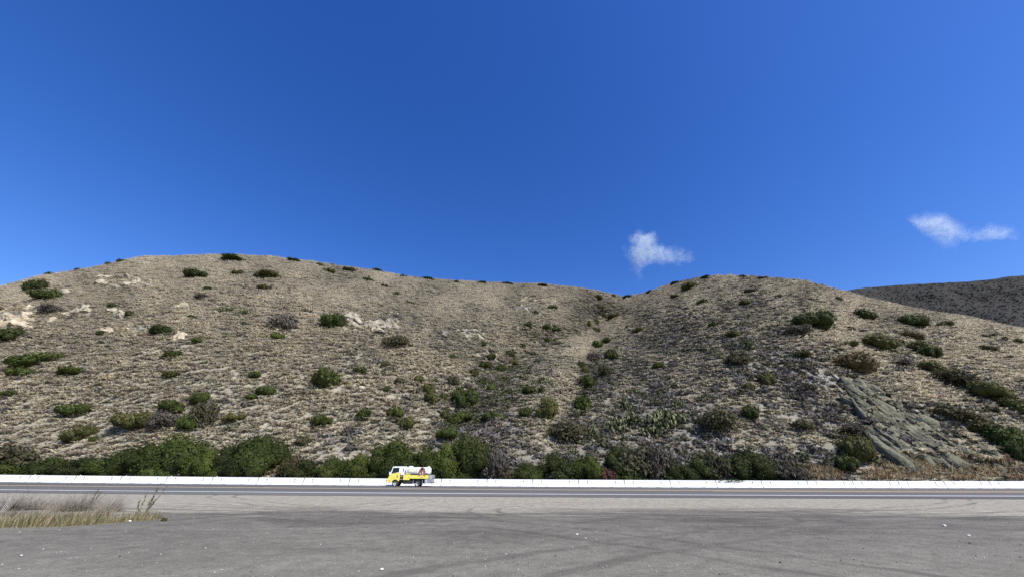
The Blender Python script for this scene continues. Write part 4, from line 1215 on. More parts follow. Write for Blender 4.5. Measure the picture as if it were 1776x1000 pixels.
# u, v (centre, photo pixels), width, height, colour, tilt degrees, own label or None
SH = [
 (61, 497, 34, 22, DARK, 0, 'upper of two dark round shrubs just under the left skyline'), (82, 512, 44, 18, DARK, 0, 'lower broader dark shrub just under the left skyline'), (87, 537, 40, 16, GREY, 8, 'brownish grey shrub below the dark pair near the left skyline'),
 (12, 582, 48, 22, DARK, 0, 'dark shrub under the large ochre outcrop at the left edge'), (63, 624, 64, 19, GREEN, -17, 'long green shrub slanting up to the right on the left slope'), (28, 646, 36, 16, GREEN, -10, None), (46, 647, 20, 14, GREEN, 0, None),
 (122, 644, 34, 13, GREEN, 0, None), (195, 531, 16, 8, DARK, 0, None), (224, 545, 16, 10, DARK, 0, None), (281, 573, 34, 14, DARK, 0, None), (338, 477, 36, 15, DARK, 0, 'dark shrub below and left of the left hilltop'), (404, 450, 36, 9, DARK, 0, 'low dark shrub on the very top of the left hill'),
 (410, 474, 20, 11, OLIVE, 0, None), (358, 502, 14, 8, DARK, 0, None), (296, 616, 26, 13, DARK, 0, None), (294, 649, 24, 10, OLIVE, 0, None), (341, 591, 20, 9, GREEN, 0, None), (331, 550, 16, 6, DARK, 0, None), (441, 650, 18, 11, GREEN, 0, None),
 (213, 454, 18, 5, DARK, -5, None), (188, 458, 12, 5, DARK, 0, None), (87, 476, 16, 6, DARK, 0, None), (134, 468, 10, 5, DARK, 0, None), (352, 515, 30, 9, GREY, 0, None), (447, 479, 16, 9, GOLIVE, 0, None), (174, 577, 12, 10, DARK, 0, None),
 (465, 478, 36, 12, OLIVE, 0, 'wide olive shrub right of the left hilltop'), (459, 501, 26, 8, OLIVE, 0, None), (489, 559, 42, 27, GREY, 0, 'round charcoal grey shrub left of the cream boulders'), (578, 558, 40, 24, DARK, 0, 'round dark shrub touching the tall cream boulder'),
 (482, 584, 27, 11, BRIGHT, 10, 'bright green low shrub under the charcoal grey shrub'), (684, 595, 42, 24, GOLIVE, 0, 'grey olive feathery shrub below the row of cream boulders'), (669, 631, 18, 10, GOLIVE, 0, None), (625, 644, 23, 11, GREEN, 0, None),
 (563, 657, 48, 30, GREEN, 0, 'large bright dark green shrub alone on mid slope beside a white slab'), (459, 678, 30, 16, GREEN, 0, None), (436, 688, 20, 9, GREEN, 0, None), (569, 470, 20, 9, OLIVE, 0, None), (606, 469, 24, 8, DARK, 8, None), (638, 486, 18, 8, DARK, 0, None),
 (688, 510, 14, 8, OLIVE, 0, None), (711, 526, 14, 6, DARK, 12, None), (664, 496, 16, 6, OLIVE, 0, None), (655, 470, 22, 5, DARK, 8, None), (700, 480, 14, 5, DARK, 0, None), (740, 484, 22, 5, DARK, 5, None), (510, 452, 22, 6, DARK, 8, None), (555, 460, 18, 6, GOLIVE, 8, None),
 (835, 491, 16, 4, DARK, 0, None), (880, 493, 20, 4, DARK, 0, None), (940, 496, 20, 5, DARK, 0, None), (790, 490, 14, 4, OLIVE, 0, None),
 (786, 619, 14, 9, OLIVE, 0, None), (838, 597, 11, 8, DARK, 0, None), (786, 662, 20, 18, GOLIVE, 0, None), (726, 658, 16, 13, OLIVE, 0, None), (740, 674, 24, 15, OLIVE, 25, None), (673, 674, 14, 9, GREEN, 0, None), (694, 662, 18, 12, GOLIVE, 0, None),
 (821, 647, 16, 13, OLIVE, 0, None), (841, 634, 28, 11, GREEN, -18, None), (851, 619, 18, 9, OLIVE, 0, None), (853, 673, 18, 13, BRIGHT, 0, None), (868, 640, 26, 12, DARK, -25, None), (884, 615, 24, 12, DARK, -25, None), (890, 630, 20, 10, OLIVE, -20, None), (870, 655, 22, 10, GOLIVE, 0, None), (905, 600, 18, 10, DARK, -20, None), (838, 664, 20, 12, DARK, -20, None),
 (958, 534, 18, 9, DARK, 0, None), (929, 543, 10, 10, DARK, 0, None), (948, 569, 17, 10, DARK, 0, None), (965, 571, 16, 9, GREEN, 0, None), (915, 564, 16, 11, DARK, 0, None), (927, 582, 12, 9, OLIVE, 0, None), (949, 590, 15, 9, DARK, 0, None), (925, 615, 11, 8, DARK, 0, None),
 (1019, 562, 15, 11, LIME, 0, 'yellow green bush at the top of the ravine'), (1033, 559, 12, 12, GREEN, 0, None), (1066, 548, 22, 8, OLIVE, -8, None), (1046, 547, 14, 9, OLIVE, 0, None), (1041, 533, 14, 10, OLIVE, 0, None), (1036, 516, 18, 8, OLIVE, 0, None),
 (1034, 573, 16, 9, OLIVE, 0, None), (1053, 591, 17, 12, GREEN, 0, None), (1037, 599, 18, 14, BRIGHT, 0, None), (1062, 616, 24, 17, DARK, 0, None), (1032, 620, 24, 17, GREY, 0, None), (1008, 634, 14, 15, DARK, 0, None), (1013, 642, 16, 12, OLIVE, 0, None), (1048, 645, 25, 20, GOLIVE, 0, None), (1019, 664, 28, 20, GREEN, 0, None),
 (918, 676, 26, 13, GREEN, 0, None), (1108, 573, 20, 10, OLIVE, 0, None), (1090, 567, 10, 7, OLIVE, 0, None), (1120, 548, 11, 7, OLIVE, 0, None), (1171, 515, 16, 8, DARK, 0, None), (1219, 524, 17, 10, DARK, 0, None), (1293, 526, 20, 9, OLIVE, 0, None), (1198, 497, 26, 12, OLIVE, -8, 'olive shrub left of the right hilltop'), (1302, 506, 18, 8, GOLIVE, 0, None), (1172, 491, 18, 5, DARK, -12, None), (1225, 481, 16, 4, DARK, 0, None), (1285, 481, 18, 4, DARK, 0, None), (1320, 483, 16, 4, DARK, 0, None), (1128, 506, 14, 5, DARK, -8, None),
 (1237, 564, 15, 11, DARK, 0, None), (1271, 580, 24, 12, OLIVE, 0, None), (1143, 634, 21, 11, GREEN, 0, None), (1280, 623, 42, 22, GOLIVE, 0, 'broad grey olive shrub in the middle of the right hill face'), (1332, 658, 28, 22, OLIVE, 0, 'olive bush left of the dark bluish crag'), (1300, 671, 18, 12, OLIVE, 0, None), (1090, 515, 18, 6, DARK, 0, None), (1062, 513, 12, 5, OLIVE, 0, None),
 (1413, 557, 58, 29, DARK, 0, 'largest dark green shrub high on the right hill'), (1388, 574, 38, 20, GREY, 0, 'grey shrub below left of the largest shrub on the right hill'), (1454, 520, 13, 8, DARK, 0, None), (1499, 547, 36, 18, DARK, 10, 'dark shrub near the right hill skyline between two larger ones'), (1586, 558, 44, 22, DARK, 5, 'dark dome shaped shrub nearest the right skyline and far ridge'), (1643, 562, 20, 10, OLIVE, 0, None),
 (1527, 595, 54, 24, OLIVE, 8, 'broad olive dome shrub in the middle of the right slope'), (1561, 594, 17, 10, DARK, 0, None), (1581, 584, 36, 11, BROWN, 14, 'low brown shrub above the paired olive shrubs'), (1596, 603, 34, 20, OLIVE, 10, 'left of the paired olive and dark shrubs on the right slope'), (1619, 612, 34, 22, DARK, 8, 'darker right half of the paired shrubs on the right slope'),
 (1488, 631, 60, 32, BROWN, 6, 'large brownish olive shrub above the dark bluish crag'), (1567, 630, 24, 12, GREY, 0, None), (1616, 638, 40, 18, OLIVE, 20, 'olive shrub at the upper end of the long hedge'), (1664, 661, 66, 26, GOLIVE, 22, 'upper left half of the long olive hedge on the right slope'), (1720, 683, 66, 28, OLIVE, 26, 'middle of the long olive hedge on the right slope'), (1765, 706, 44, 22, OLIVE, 26, 'lower end of the long olive hedge at the right edge'),
 (1394, 614, 25, 11, OLIVE, 0, None), (1473, 597, 30, 10, OLIVE, 0, None), (1473, 571, 18, 8, OLIVE, 0, None), (1351, 515, 14, 7, GOLIVE, 0, None), (1718, 582, 15, 7, OLIVE, 0, None), (1742, 588, 15, 8, OLIVE, 8, None), (1764, 593, 20, 9, OLIVE, 10, None), (1714, 605, 28, 8, OLIVE, 15, None), (1751, 619, 12, 6, OLIVE, 0, None), (1405, 671, 20, 12, GOLIVE, 0, None),
 (1664, 722, 72, 24, GOLIVE, 26, 'olive shrub sloping down beside the large bedded rock face'), (1716, 748, 50, 24, OLIVE, 15, None), (1752, 762, 60, 32, GREEN, 15, 'dark green bush above the right end of the barrier'), (1775, 786, 34, 34, DARK, 0, 'very dark bush at the right edge above the barrier'),
 (1393, 738, 42, 18, GOLIVE, 0, None), (1473, 746, 42, 20, GREY, 0, None), (1493, 783, 50, 42, OLIVE, 0, 'dense olive bush at the foot of the large bedded rock face'), (1472, 806, 36, 26, DARK, 0, None), (1720, 712, 26, 10, DARK, 15, None),
 (127, 711, 48, 19, GREEN, 0, 'dark green shrub alone low on the left slope'), (140, 752, 42, 20, OLIVE, -22, 'green shrub slanting over the grass above the roadside hedge'), (163, 762, 16, 10, GREEN, 0, None), (232, 730, 62, 26, OLIVE, 0, 'broad soft olive shrub left of the grey shrub'), (281, 733, 42, 28, GREY, 0, 'grey leafless looking shrub between two green ones'), (294, 705, 34, 18, GREEN, 0, None), (308, 712, 18, 12, GREEN, 0, None), (343, 692, 32, 20, GREEN, 0, 'green shrub above the bush with bare branches'), (326, 733, 34, 26, GREEN, 0, 'green left half of the bush with bare branches'), (406, 725, 36, 12, OLIVE, -14, None), (15, 683, 28, 10, GREEN, -6, None),
 (774, 753, 42, 18, GREEN, 0, 'low green dome shrub above the big roadside bushes'), (706, 735, 25, 18, OLIVE, 0, None), (685, 715, 28, 16, GREEN, 0, None), (629, 719, 24, 16, GREEN, 0, None), (557, 731, 33, 17, GREEN, 0, None), (524, 766, 22, 14, GOLIVE, 0, None), (812, 691, 50, 36, DARK, -20, 'large dark bush at the bottom of the ravine'), (744, 690, 26, 18, OLIVE, 20, None), (798, 726, 46, 18, GREEN, -18, 'green shrub slanting across the mouth of the ravine'), (850, 723, 30, 16, GREEN, -8, None), (772, 720, 20, 12, OLIVE, 0, None), (770, 690, 14, 14, OLIVE, 0, None),
 (951, 710, 36, 34, OLIVE, 0, 'tall olive bush on the straw coloured spur'), (1012, 700, 26, 26, GREEN, 0, None), (992, 749, 66, 32, GOLIVE, -8, 'broad grey olive bush above the roadside bushes'), (1248, 733, 62, 38, GOLIVE, 0, 'broad dark bush low on the right hill face'), (1302, 716, 28, 22, GREEN, 0, None), (912, 716, 22, 16, DARK, 0, None), (940, 676, 14, 12, DARK, 0, None),
]
ROADSIDE = [  # u, centre v, width, height, colour, mesh kind, label
 (28, 786, 84, 34, GOLIVE, 'FE', 'olive grey bush rising behind the left end of the hedge'),
 (25, 806, 76, 34, BRIGHT, 'BG', 'light green low bush at the left end of the roadside hedge'), (92, 808, 84, 34, GREEN, 'BG', 'low spreading green bush second from the left behind the barrier'), (150, 808, 74, 34, DARK, 'BG', 'low dark green bush filling the dip in the roadside hedge'),
 (215, 806, 76, 34, BRIGHT, 'BG', 'lighter green bush at the front of the tall left hedge'), (262, 794, 90, 54, GREEN, 'BG', 'tall green roadside bush sloping up toward the right'), (322, 786, 84, 68, GREEN, 'BG', 'tallest flat topped green bush of the left hedge'), (365, 800, 50, 46, BRIGHT, 'BG', 'yellowish green bush in the gap between two tall hedges'),
 (420, 790, 76, 66, DARK, 'BG', 'left half of the dark bush group left of the truck'), (462, 786, 84, 68, GREEN, 'BG', 'tall dark green dome bush standing apart left of the truck'), (390, 806, 40, 32, GREEN, 'BG', 'small green bush at the foot of the tall hedge'),
 (533, 810, 66, 30, DARK, 'BG', 'low dark bush just left of the roadside bushes by the truck'), (582, 808, 54, 34, GREEN, 'BG', 'low green bush second left of the truck'), (622, 806, 56, 38, BRIGHT, 'BG', 'brighter green bush just left of the truck cab'),
 (678, 790, 72, 64, GREEN, 'BG', 'tall dome shaped bush right behind the truck cab'), (735, 800, 72, 50, GREEN, 'BG', 'green bush directly behind the truck tank'), (772, 796, 56, 56, BRIGHT, 'BG', 'bright green bush above the rear of the truck'), (815, 790, 84, 74, GREEN, 'BG', 'largest round roadside bush right of the truck'),
 (916, 816, 64, 30, GREEN, 'BG', 'low leafy bush right of the yellow reeds'), (968, 807, 66, 46, DARK, 'BG', 'dark blue green round bush in the middle roadside row'), (1021, 808, 50, 42, BRIGHT, 'BG', 'bright olive green bush left of the maroon bush'), (1051, 822, 30, 24, MAROON, 'MD', 'small maroon red bush peeping over the barrier'),
 (1070, 794, 52, 44, DARK, 'BG', 'dark green bush rising behind the maroon bush'), (1102, 800, 66, 60, GOLIVE, 'FE', 'feathery grey green bush right of the maroon bush'), (1088, 822, 50, 22, GREEN, 'MD', 'low green bush under the feathery grey green bush'), (1160, 814, 46, 40, DARK, 'BG', 'dark bush left of a paired dark bush behind the barrier'), (1203, 812, 54, 42, DARK, 'BG', 'dark broad leafed bush beside the olive feathery bush'), (1240, 806, 40, 52, GOLIVE, 'FE', 'tall olive feathery bush draping over the barrier'), (1297, 803, 74, 56, DARK, 'BG', 'large dark green round bush standing alone behind the barrier'),
 (860, 802, 40, 46, GREY, 'FE', 'grey dry bush just right of the largest round roadside bush'), (1345, 802, 60, 46, GREY, 'FE', 'pale grey leafless bush right of the large round dark bush'),
 (1140, 790, 40, 40, GREY, 'FE', 'grey brown dry brush between the green roadside bushes'),
 (510, 800, 30, 24, BROWN, 'FE', 'small brown dry bush in the gap left of the low dark bush'),
]
LANDM = [(634, 568, 'the cream boulders'), (26, 553, 'the large ochre outcrop'), (1610, 750, 'the bedded rock face'), (708, 800, 'the truck'), (1080, 514, 'the saddle'), (345, 726, 'the bare branched bush'),
         (207, 545, 'the small cream outcrop'), (1150, 720, 'the biggest prickly pear patch'), (400, 446, 'the left hilltop'), (1260, 480, 'the right hilltop'), (812, 691, 'the large dark ravine bush'),
         (563, 657, 'the lone bright green shrub'), (935, 527, 'the ochre scree'), (1413, 557, 'the largest right hill shrub'), (1527, 595, 'the broad olive dome shrub'), (1425, 655, 'the bluish crag'), (1019, 562, 'the yellow green bush'),
         (951, 710, 'the tall spur bush'), (1280, 623, 'the broad grey olive shrub'), (127, 711, 'the lone low left shrub'), (489, 559, 'the charcoal grey shrub'), (1248, 733, 'the broad dark bush'), (1720, 683, 'the long olive hedge'), (823, 580, 'the pale broken rock'),
         (790, 488, 'the middle skyline'), (285, 573, 'the shingle patch'), (684, 595, 'the feathery shrub'), (63, 624, 'the long slanting shrub')]
USED = set(s[6] for s in SH if s[6])
def autolabel(u, v, w, col, kind='shrub'):
    size = 'tiny' if w < 13 else 'small' if w < 22 else 'medium' if w < 32 else 'large'
    base = f'{size} {CN.get(id(col), "green")} {kind}'
    near = sorted(LANDM, key=lambda l: (l[0] - u) ** 2 + ((l[1] - v) * 1.3) ** 2)
    def rel(l):
        dx, dy = u - l[0], v - l[1]
        far = 'just ' if math.hypot(dx, dy) < 45 else ''
        if abs(dx) < 12 and abs(dy) < 6: return 'beside ' + l[2]
        if abs(dx) > 1.9 * abs(dy): return far + ('right of ' if dx > 0 else 'left of ') + l[2]
        if abs(dy) > 1.9 * abs(dx): return far + ('below ' if dy > 0 else 'above ') + l[2]
        return far + ('below' if dy > 0 else 'above') + (' right of ' if dx > 0 else ' left of ') + l[2]
    r0 = rel(near[0])
    opts = [f'{base} {r0}']
    for l in near[1:5]:
        opts.append(f'{base} {r0}, {rel(l)}'.replace(', just ', ', '))
    for k in opts:
        if k not in USED and len(k.split()) <= 16:
            USED.add(k); return k
    for k in ('lowest', 'higher', 'flatter', 'rounder', 'narrower', 'wider'):
        q = f'{k} {opts[1]}'
        if q not in USED: USED.add(q); return q
    return opts[-1]

def put_shrub(me, name, u, v, w, h, col, tilt, label, cat, group, on_hill=True, rise=.42):
    vb = min(v + h * rise, 834)
    P = hillP(u, vb)[0]
    k = zdepth(P) / F
    rx = w * .5 * k * 1.04; hz = h * k * 1.12
    o = link(name, me)
    o.location = P - np.array([0, 0, hz * .10])
    ry = rx * .8
    o.scale = (rx, ry, hz)
    o.rotation_euler = (0, R(tilt), random.uniform(-.5, .5) if abs(tilt) > 3 else random.uniform(0, 6.28))
    if not abs(tilt) > 3: o.scale = (rx, rx * .95, hz)
    f = random.uniform(.76, 1.15) if name == 'shrub' else random.uniform(.62, .90)
    o.color = (col[0] * f, col[1] * f, col[2] * f, 1)
    tag(o, label, cat, group)
    return o

for (u_, v_, w_, h_, c_, t_, lab) in SH:
    if c_ in (GREY, GOLIVE) and w_ > 22: me = random.choice(FE)
    elif w_ >= 30: me = random.choice(MD)
    else: me = random.choice(SM)
    put_shrub(me, 'shrub', u_, v_, w_, h_, c_, t_, lab or autolabel(u_, v_, w_, c_), 'shrub', 'shrubs scattered over the hills')
for (u_, v_, w_, h_, c_, kd, lab) in ROADSIDE:
    me = random.choice({'BG': BG, 'FE': FE, 'MD': MD}[kd])
    o = put_shrub(me, 'roadside_bush', u_, v_, w_, h_, c_, 0, lab, 'bush', 'bushes behind the barrier', rise=.5)
    ry = min(o.scale.x, 2.4); Yq = BY + .55 + ry
    d_ = ray(u_, v_ - h_ * .43)[0]; zb = float(ground_z(d_[0] * Yq, BY)) - .1
    o.location = (d_[0] * Yq, Yq, zb)
    o.scale = (o.scale.x * 1.12, ry, EYE[2] + d_[2] * Yq - zb)
    o.rotation_euler = (0, 0, random.choice((0, math.pi)) + random.uniform(-.25, .25))
    s = link('stems', STEM, parent=o); s.scale = (.6, .6, .7)

# the bush with bare branches: silvery twigs breaking out of the crown
o = put_shrub(FE[1], 'shrub', 348, 722, 40, 40, GOLIVE, 0, 'bush with bare silvery branches beside its green half on the left slope', 'shrub', 'shrubs scattered over the hills')
tw = link('branches', twig_mesh('branches', 77, n=40, w=.018, splay=1.0, mat=paint('silver_branch', (.42, .40, .38), .9)), parent=o); tw.scale = (.95, .95, .85); tw.location = (.2, -.25, 0)
for (u_, v_, w_, h_, lab) in ((1345, 808, 58, 40, 'tangle of bare pale twigs behind the barrier on the right'), (859, 806, 34, 34, 'clump of bare grey twigs right of the largest roadside bush'), (858, 655, 20, 16, 'small bare grey twig bush in the ravine')):
    P = hillP(u_, min(v_ + h_ * .45, 834))[0]; k = zdepth(P) / F
    o = link('bare_bush', twig_mesh('bare_bush', int(u_), n=110, w=.010, splay=1.0)); o.location = P; o.scale = (w_ * .5 * k, w_ * .5 * k, h_ * k)
    tag(o, lab, 'dry bush')

# leaves hanging over the barrier top
bm_P = hillP(1266, 833)[0]
o = link('hanging_branch', shrub_mesh('hanging_branch', 931, n=160, leaf=.09, lobes=4, spread_=.8, core=False))
xb = float(ray(1268, 836)[0, 0] * BY)
o.location = (xb, BY - .16, float(ground_z(xb, BY)) + .5); o.scale = (1.7, .12, .55); o.color = (.07, .11, .03, 1)
tag(o, 'green leafy sprays hanging over the white barrier top', 'branch')

# ------------------------------------------------------------------ prickly pear
M_CACT = foliage_mat('cactus_pad', .0)
def cactus_mesh(name, seed, n=90):
    r = np.random.default_rng(seed)
    bm = bmesh.new(); bmesh.ops.create_icosphere(bm, subdivisions=1, radius=1)
    pv = np.array([q.co[:] for q in bm.verts]); pf = np.array([[q.index for q in f.verts] for f in bm.faces]); bm.free()
    V, Fc, C = [], [], []
    for i in range(n):
        a = r.random() * 6.283; q = r.random() ** .6
        c = np.array([q * np.cos(a), q * np.sin(a), .05 + 1.15 * r.random() * (1.05 - .6 * q)])
        s = .070 + .045 * r.random()
        b = pv * np.array([s, s * .2, s * 1.35]) + np.array([0, 0, s * .6])
        az = r.random() * 6.283; tl = r.normal() * .7
        Rm = np.array(Matrix.Rotation(az, 3, 'Z') @ Matrix.Rotation(tl, 3, 'Y'))
        j = len(V) * 0 + sum(len(x) for x in V)
        V.append(b @ Rm.T + c); Fc.append(pf + j)
        pale = r.random() < .38
        cc = (2.6, 2.5, 2.4) if pale else (.62, .60, .5)
        C.append(np.tile(np.array(cc) * (.85 + .3 * r.random()), (len(pv), 1)))
    V = np.concatenate(V); V[:, 2] /= 1.35
    me = mesh_np(name, V, [np.concatenate(Fc)], cols=np.concatenate(C), smooth=True); me.materials.append(M_CACT)
    return me
CM = [cactus_mesh('prickly_pear', 800 + i, 190) for i in range(4)]
CACT = [(1156, 722, 62, 44, 'largest prickly pear patch on the right hill face'), (1083, 699, 30, 26, 'upright prickly pear left of the largest patch'), (1067, 735, 40, 30, 'prickly pear thicket below left of the largest patch'), (1100, 728, 40, 28, 'prickly pear clump between two larger patches'), (1130, 745, 36, 24, 'low prickly pear at the foot of the largest patch'),
        (1028, 746, 26, 28, 'prickly pear beside the broad grey olive bush'), (995, 782, 22, 14, 'small prickly pear above the middle roadside bushes'), (1227, 688, 28, 14, 'low pale prickly pear right of the largest patch'), (945, 659, 28, 20, 'prickly pear at the head of the straw spur'), (1300, 592, 26, 28, 'tall speckled prickly pear on the right hill brow'),
        (1250, 614, 20, 12, 'small prickly pear left of the broad grey olive shrub'), (1176, 700, 24, 18, 'prickly pear above the largest patch'), (392, 535, 26, 14, 'prickly pear on the left hill above the charcoal shrub'), (425, 540, 30, 14, 'speckled prickly pear right of another on the left hill'), (1099, 676, 22, 14, 'small prickly pear high above the thicket'), (1240, 608, 14, 9, 'tiny prickly pear in the grey scrub'), (1368, 812, 20, 18, 'prickly pear behind the barrier near the bare twigs'), (930, 662, 16, 12, 'small prickly pear left of the one on the spur')]
for i, (u_, v_, w_, h_, lab) in enumerate(CACT):
    put_shrub(CM[i % 4], 'prickly_pear', u_, v_, w_, h_, (.085, .095, .05), 0, lab, 'cactus', 'prickly pears on the hills')

# dry reeds and brown brush standing behind the barrier
def reed_stuff():
    z = [(866, 822, 22, 14), (990, 826, 30, 9), (1400, 822, 50, 16), (1440, 826, 40, 10), (1560, 818, 60, 22), (1640, 818, 70, 26), (1720, 822, 70, 22), (1765, 826, 40, 20), (560, 826, 30, 8), (480, 822, 40, 8), (1520, 828, 30, 10)]
    U, V, S = [], [], []
    for (u, v, w, h) in z:
        n = int(w * h * .24)
        U.append(u + (rng.random(n) - .5) * w * 1.5); V.append(np.minimum(v + (rng.random(n) - .5) * h * 1.4, 834)); S.append(np.full(n, .9))
    U = np.concatenate(U); V = np.concatenate(V)
    cols = jitter_cols([(.34, .26, .15), (.42, .34, .21), (.27, .20, .12), (.46, .39, .26)], len(U), .18, .03)
    o = scatter('dry_reeds', [tuft_proto(s + 30, nb=14, spreadr=.3, w=.09, tall=1.0) for s in range(4)], U, V, .55 + .75 * rng.random(len(U)) ** 1.5, WIND * .5, cols, M_GRASS, up_mix=1.0)
    tag(o, 'brown and yellow dry grass standing behind the barrier', 'grass', kind='stuff')
reed_stuff()

# ------------------------------------------------------------------ verge island in the lot
def island():
    def blades(n, region, h0, h1, w, colset, lean, name, mat, label, cat):
        XY = region(n); n = len(XY)
        base = np.stack([XY[:, 0], XY[:, 1], ground_z(XY[:, 0], XY[:, 1]) - .03], 1)
        h = (h0 + (h1 - h0) * rng.random(n)) * (.45 + .9 * vnoise(XY[:, 0] * 1.1, XY[:, 1] * 1.1, 15 + len(name)))
        a = rng.random(n) * 6.283
        out = np.stack([np.cos(a), np.sin(a), np.zeros(n)], 1) * (.62 * h * rng.random(n))[:, None] + np.asarray(lean)[None] * h[:, None] * (.3 + 1.4 * rng.random(n))[:, None]
        sd = np.stack([-np.sin(a), np.cos(a), np.zeros(n)], 1) * w * (.6 + .8 * rng.random(n))[:, None]
        sd[:, 1] *= .4
        mid = base + out * .45 + np.array([0, 0, 1.0]) * (h * .6)[:, None]; tip = base + out * 1.2 + np.array([0, 0, 1.0]) * h[:, None]
        V = np.stack([base - sd, base + sd, mid + sd * .7, mid - sd * .7, tip], 1).reshape(-1, 3)
        i = np.arange(n) * 5
        f4 = np.stack([i, i + 1, i + 2, i + 3], 1); f3 = np.stack([i + 3, i + 2, i + 4], 1)
        c = jitter_cols(colset, n, .18, .03)
        o = link(name, mesh_np(name, V, [f3, f4], cols=np.repeat(c, 5, 0)), mat)
        tag(o, label, cat, kind='stuff')
    # outline: front edge runs from (X -32, Y 12.4) to the tip near (-12.4, 15.9)
    def pt(u, v):
        d = ray(u, v)[0]; Yq = 15.0
        for _ in range(30): Yq = (float(ground_z(d[0] * Yq, Yq)) - 1.7) / d[2]
        return EYE + d * Yq
    fp = np.array([pt(u, v) for u, v in ((-250, 925), (-100, 920), (0, 916), (100, 912.5), (200, 906), (284, 899))])
    TIP = fp[-1, 0]
    def front(x): return np.interp(x, fp[:, 0], fp[:, 1]) + .9 * (vnoise(x * 1.3, x * 0, 8) - .35) + .4 * (vnoise(x * 4.5, x * 0, 9) - .5)
    def reg_grass(n):
        x = TIP + .1 - 14 * rng.random(n) ** 1.1
        f = front(x)
        y = f + np.abs(rng.normal(size=n)) * (.55 + .06 * (TIP - x)) - .7 * rng.random(n) * (rng.random(n) < .10)
        k = (y < 20.5) & (y > 5) & (x / y < fp[-1, 0] / fp[-1, 1] - .02 * rng.random(n))
        return np.stack([x, y], 1)[k]
    def reg_brush(n):
        x = TIP - 1.2 - 15 * rng.random(n); f = front(x)
        y = f + .5 + (1.0 + np.clip((TIP - x) * .35, 0, 2.6)) * rng.random(n)
        k = (vnoise(x * .8, y * .5, 77) > .30) & (x / y < fp[-1, 0] / fp[-1, 1] - .12)
        return np.stack([x, y], 1)[k]
    YG = [(.42, .36, .20), (.48, .42, .25), (.36, .32, .16), (.40, .31, .19), (.26, .27, .12)]
    blades(12000, reg_grass, .10, .42, .011, YG, (.12, 0, 0), 'verge_grass', M_GRASS, 'yellow dry grass along the edge of the verge at the left', 'grass')
    GB = [(.25, .21, .14), (.31, .265, .18), (.18, .15, .10), (.36, .315, .22)]
    blades(26000, reg_brush, .10, .46, .010, GB, (.10, 0, 0), 'verge_brush', M_SCRUB, 'low grey dead brush covering the verge at the left', 'dead brush')
    def place(u, v, w, h, me, name, label, cat, col=None, Y=None):
        # on the lot: depth from the ground height under the pixel
        d = ray(u, v)[0]
        Yq = 15.0
        for _ in range(30): Yq = (float(ground_z(d[0] * Yq, Yq)) - 1.7) / d[2]
        P = EYE + d * Yq; k = zdepth(P) / F
        o = link(name, me); o.location = P - np.array([0, 0, .03]); o.scale = (w * .5 * k, w * .5 * k, h * k)
        if col: o.color = (*col, 1)
        tag(o, label, cat); return o
    mt = paint('dark_twig', (.16, .135, .11), .9, var=.2)
    for (u, v, w, h, lab) in ((20, 884, 60, 24, 'dark topped dead brush mound at the left edge of the verge'), (62, 882, 80, 20, 'long low grey brush mound beside the left edge of the verge'), (112, 886, 60, 22, 'grey brown brush mound left of the thin weed stalks'), (140, 885, 50, 26, 'dark olive brush mound at the foot of the thin weed stalks'), (182, 888, 40, 22, 'dark brush clump between the two weeds'), (200, 886, 20, 22, 'small upright brush clump nearest the tall weed')):
        o = place(u, v, w, h, twig_mesh('brush_mound', int(u) + 3, n=300, w=.008, splay=1.1, mat=mt if u in (20, 140, 200) else M_TWIG), 'brush_mound', lab, 'dead brush')
    # tall weeds: woody stalks with narrow leaves
    M_WEED = tint_mat('weed_leaf')
    def weed(seed, stalks, hgt, name='weed'):
        r = np.random.default_rng(seed); V, F4, C = [], [], []
        def stick(a, b, w0, w1, c):
            d = b - a; s = np.cross(d, [.2, 1, .1]); s /= np.linalg.norm(s); s2 = np.cross(d, s); s2 /= np.linalg.norm(s2); j = len(V)
            for p, ww in ((a, w0), (b, w1)):
                for t in range(4): V.append(p + (s * np.cos(t * np.pi / 2) + s2 * np.sin(t * np.pi / 2)) * ww); C.append(c)
            for t in range(4): F4.append((j + t, j + (t + 1) % 4, j + 4 + (t + 1) % 4, j + 4 + t))
        for (lx, ly, hh) in stalks:
            p = np.array([.05 * r.normal(), .05 * r.normal(), 0]); n = 7
            for k in range(n):
                q = p + np.array([lx / n, ly / n, hh / n]) + .02 * r.normal(size=3)
                stick(p, q, .011 * (1 - k / n * .6), .011 * (1 - (k + 1) / n * .6), (.17, .15, .10))
                for _ in range(7 if k > 1 else 2):
                    f = p + (q - p) * r.random(); a = r.random() * 6.283
                    d = np.array([np.cos(a) * .5 + lx * .2, np.sin(a) * .5, .9]); d /= np.linalg.norm(d)
                    l = .05 + .07 * r.random(); s = np.cross(d, r.normal(size=3)); s /= np.linalg.norm(s); j = len(V)
                    V.extend([f, f + d * l * .5 + s * .014, f + d * l, f + d * l * .5 - s * .014]); F4.append((j, j + 1, j + 2, j + 3))
                    g = .8 + .4 * r.random(); C.extend([(.12 * g, .125 * g, .06 * g)] * 4)
                p = q
        return mesh_np(name, np.array(V), [np.array(F4)], cols=np.array(C))
    def pt(u, v):
        d = ray(u, v)[0]; Yq = 15.0
        for _ in range(30): Yq = (float(ground_z(d[0] * Yq, Yq)) - 1.7) / d[2]
        return EYE + d * Yq
    o = link('weed', weed(1, [(.10, 0, .98), (.28, .1, .90), (.42, 0, .62), (.02, 0, .60), (.20, 0, 1.05)], 1), M_WEED, loc=pt(252, 892)); tag(o, 'tallest leafy weed with splayed stalks at the tip of the verge', 'weed')
    o = link('weed', weed(2, [(.02, 0, .80), (-.05, 0, .45)], 1), M_WEED, loc=pt(243, 890)); tag(o, 'single straight weed stalk just left of the tallest weed', 'weed')
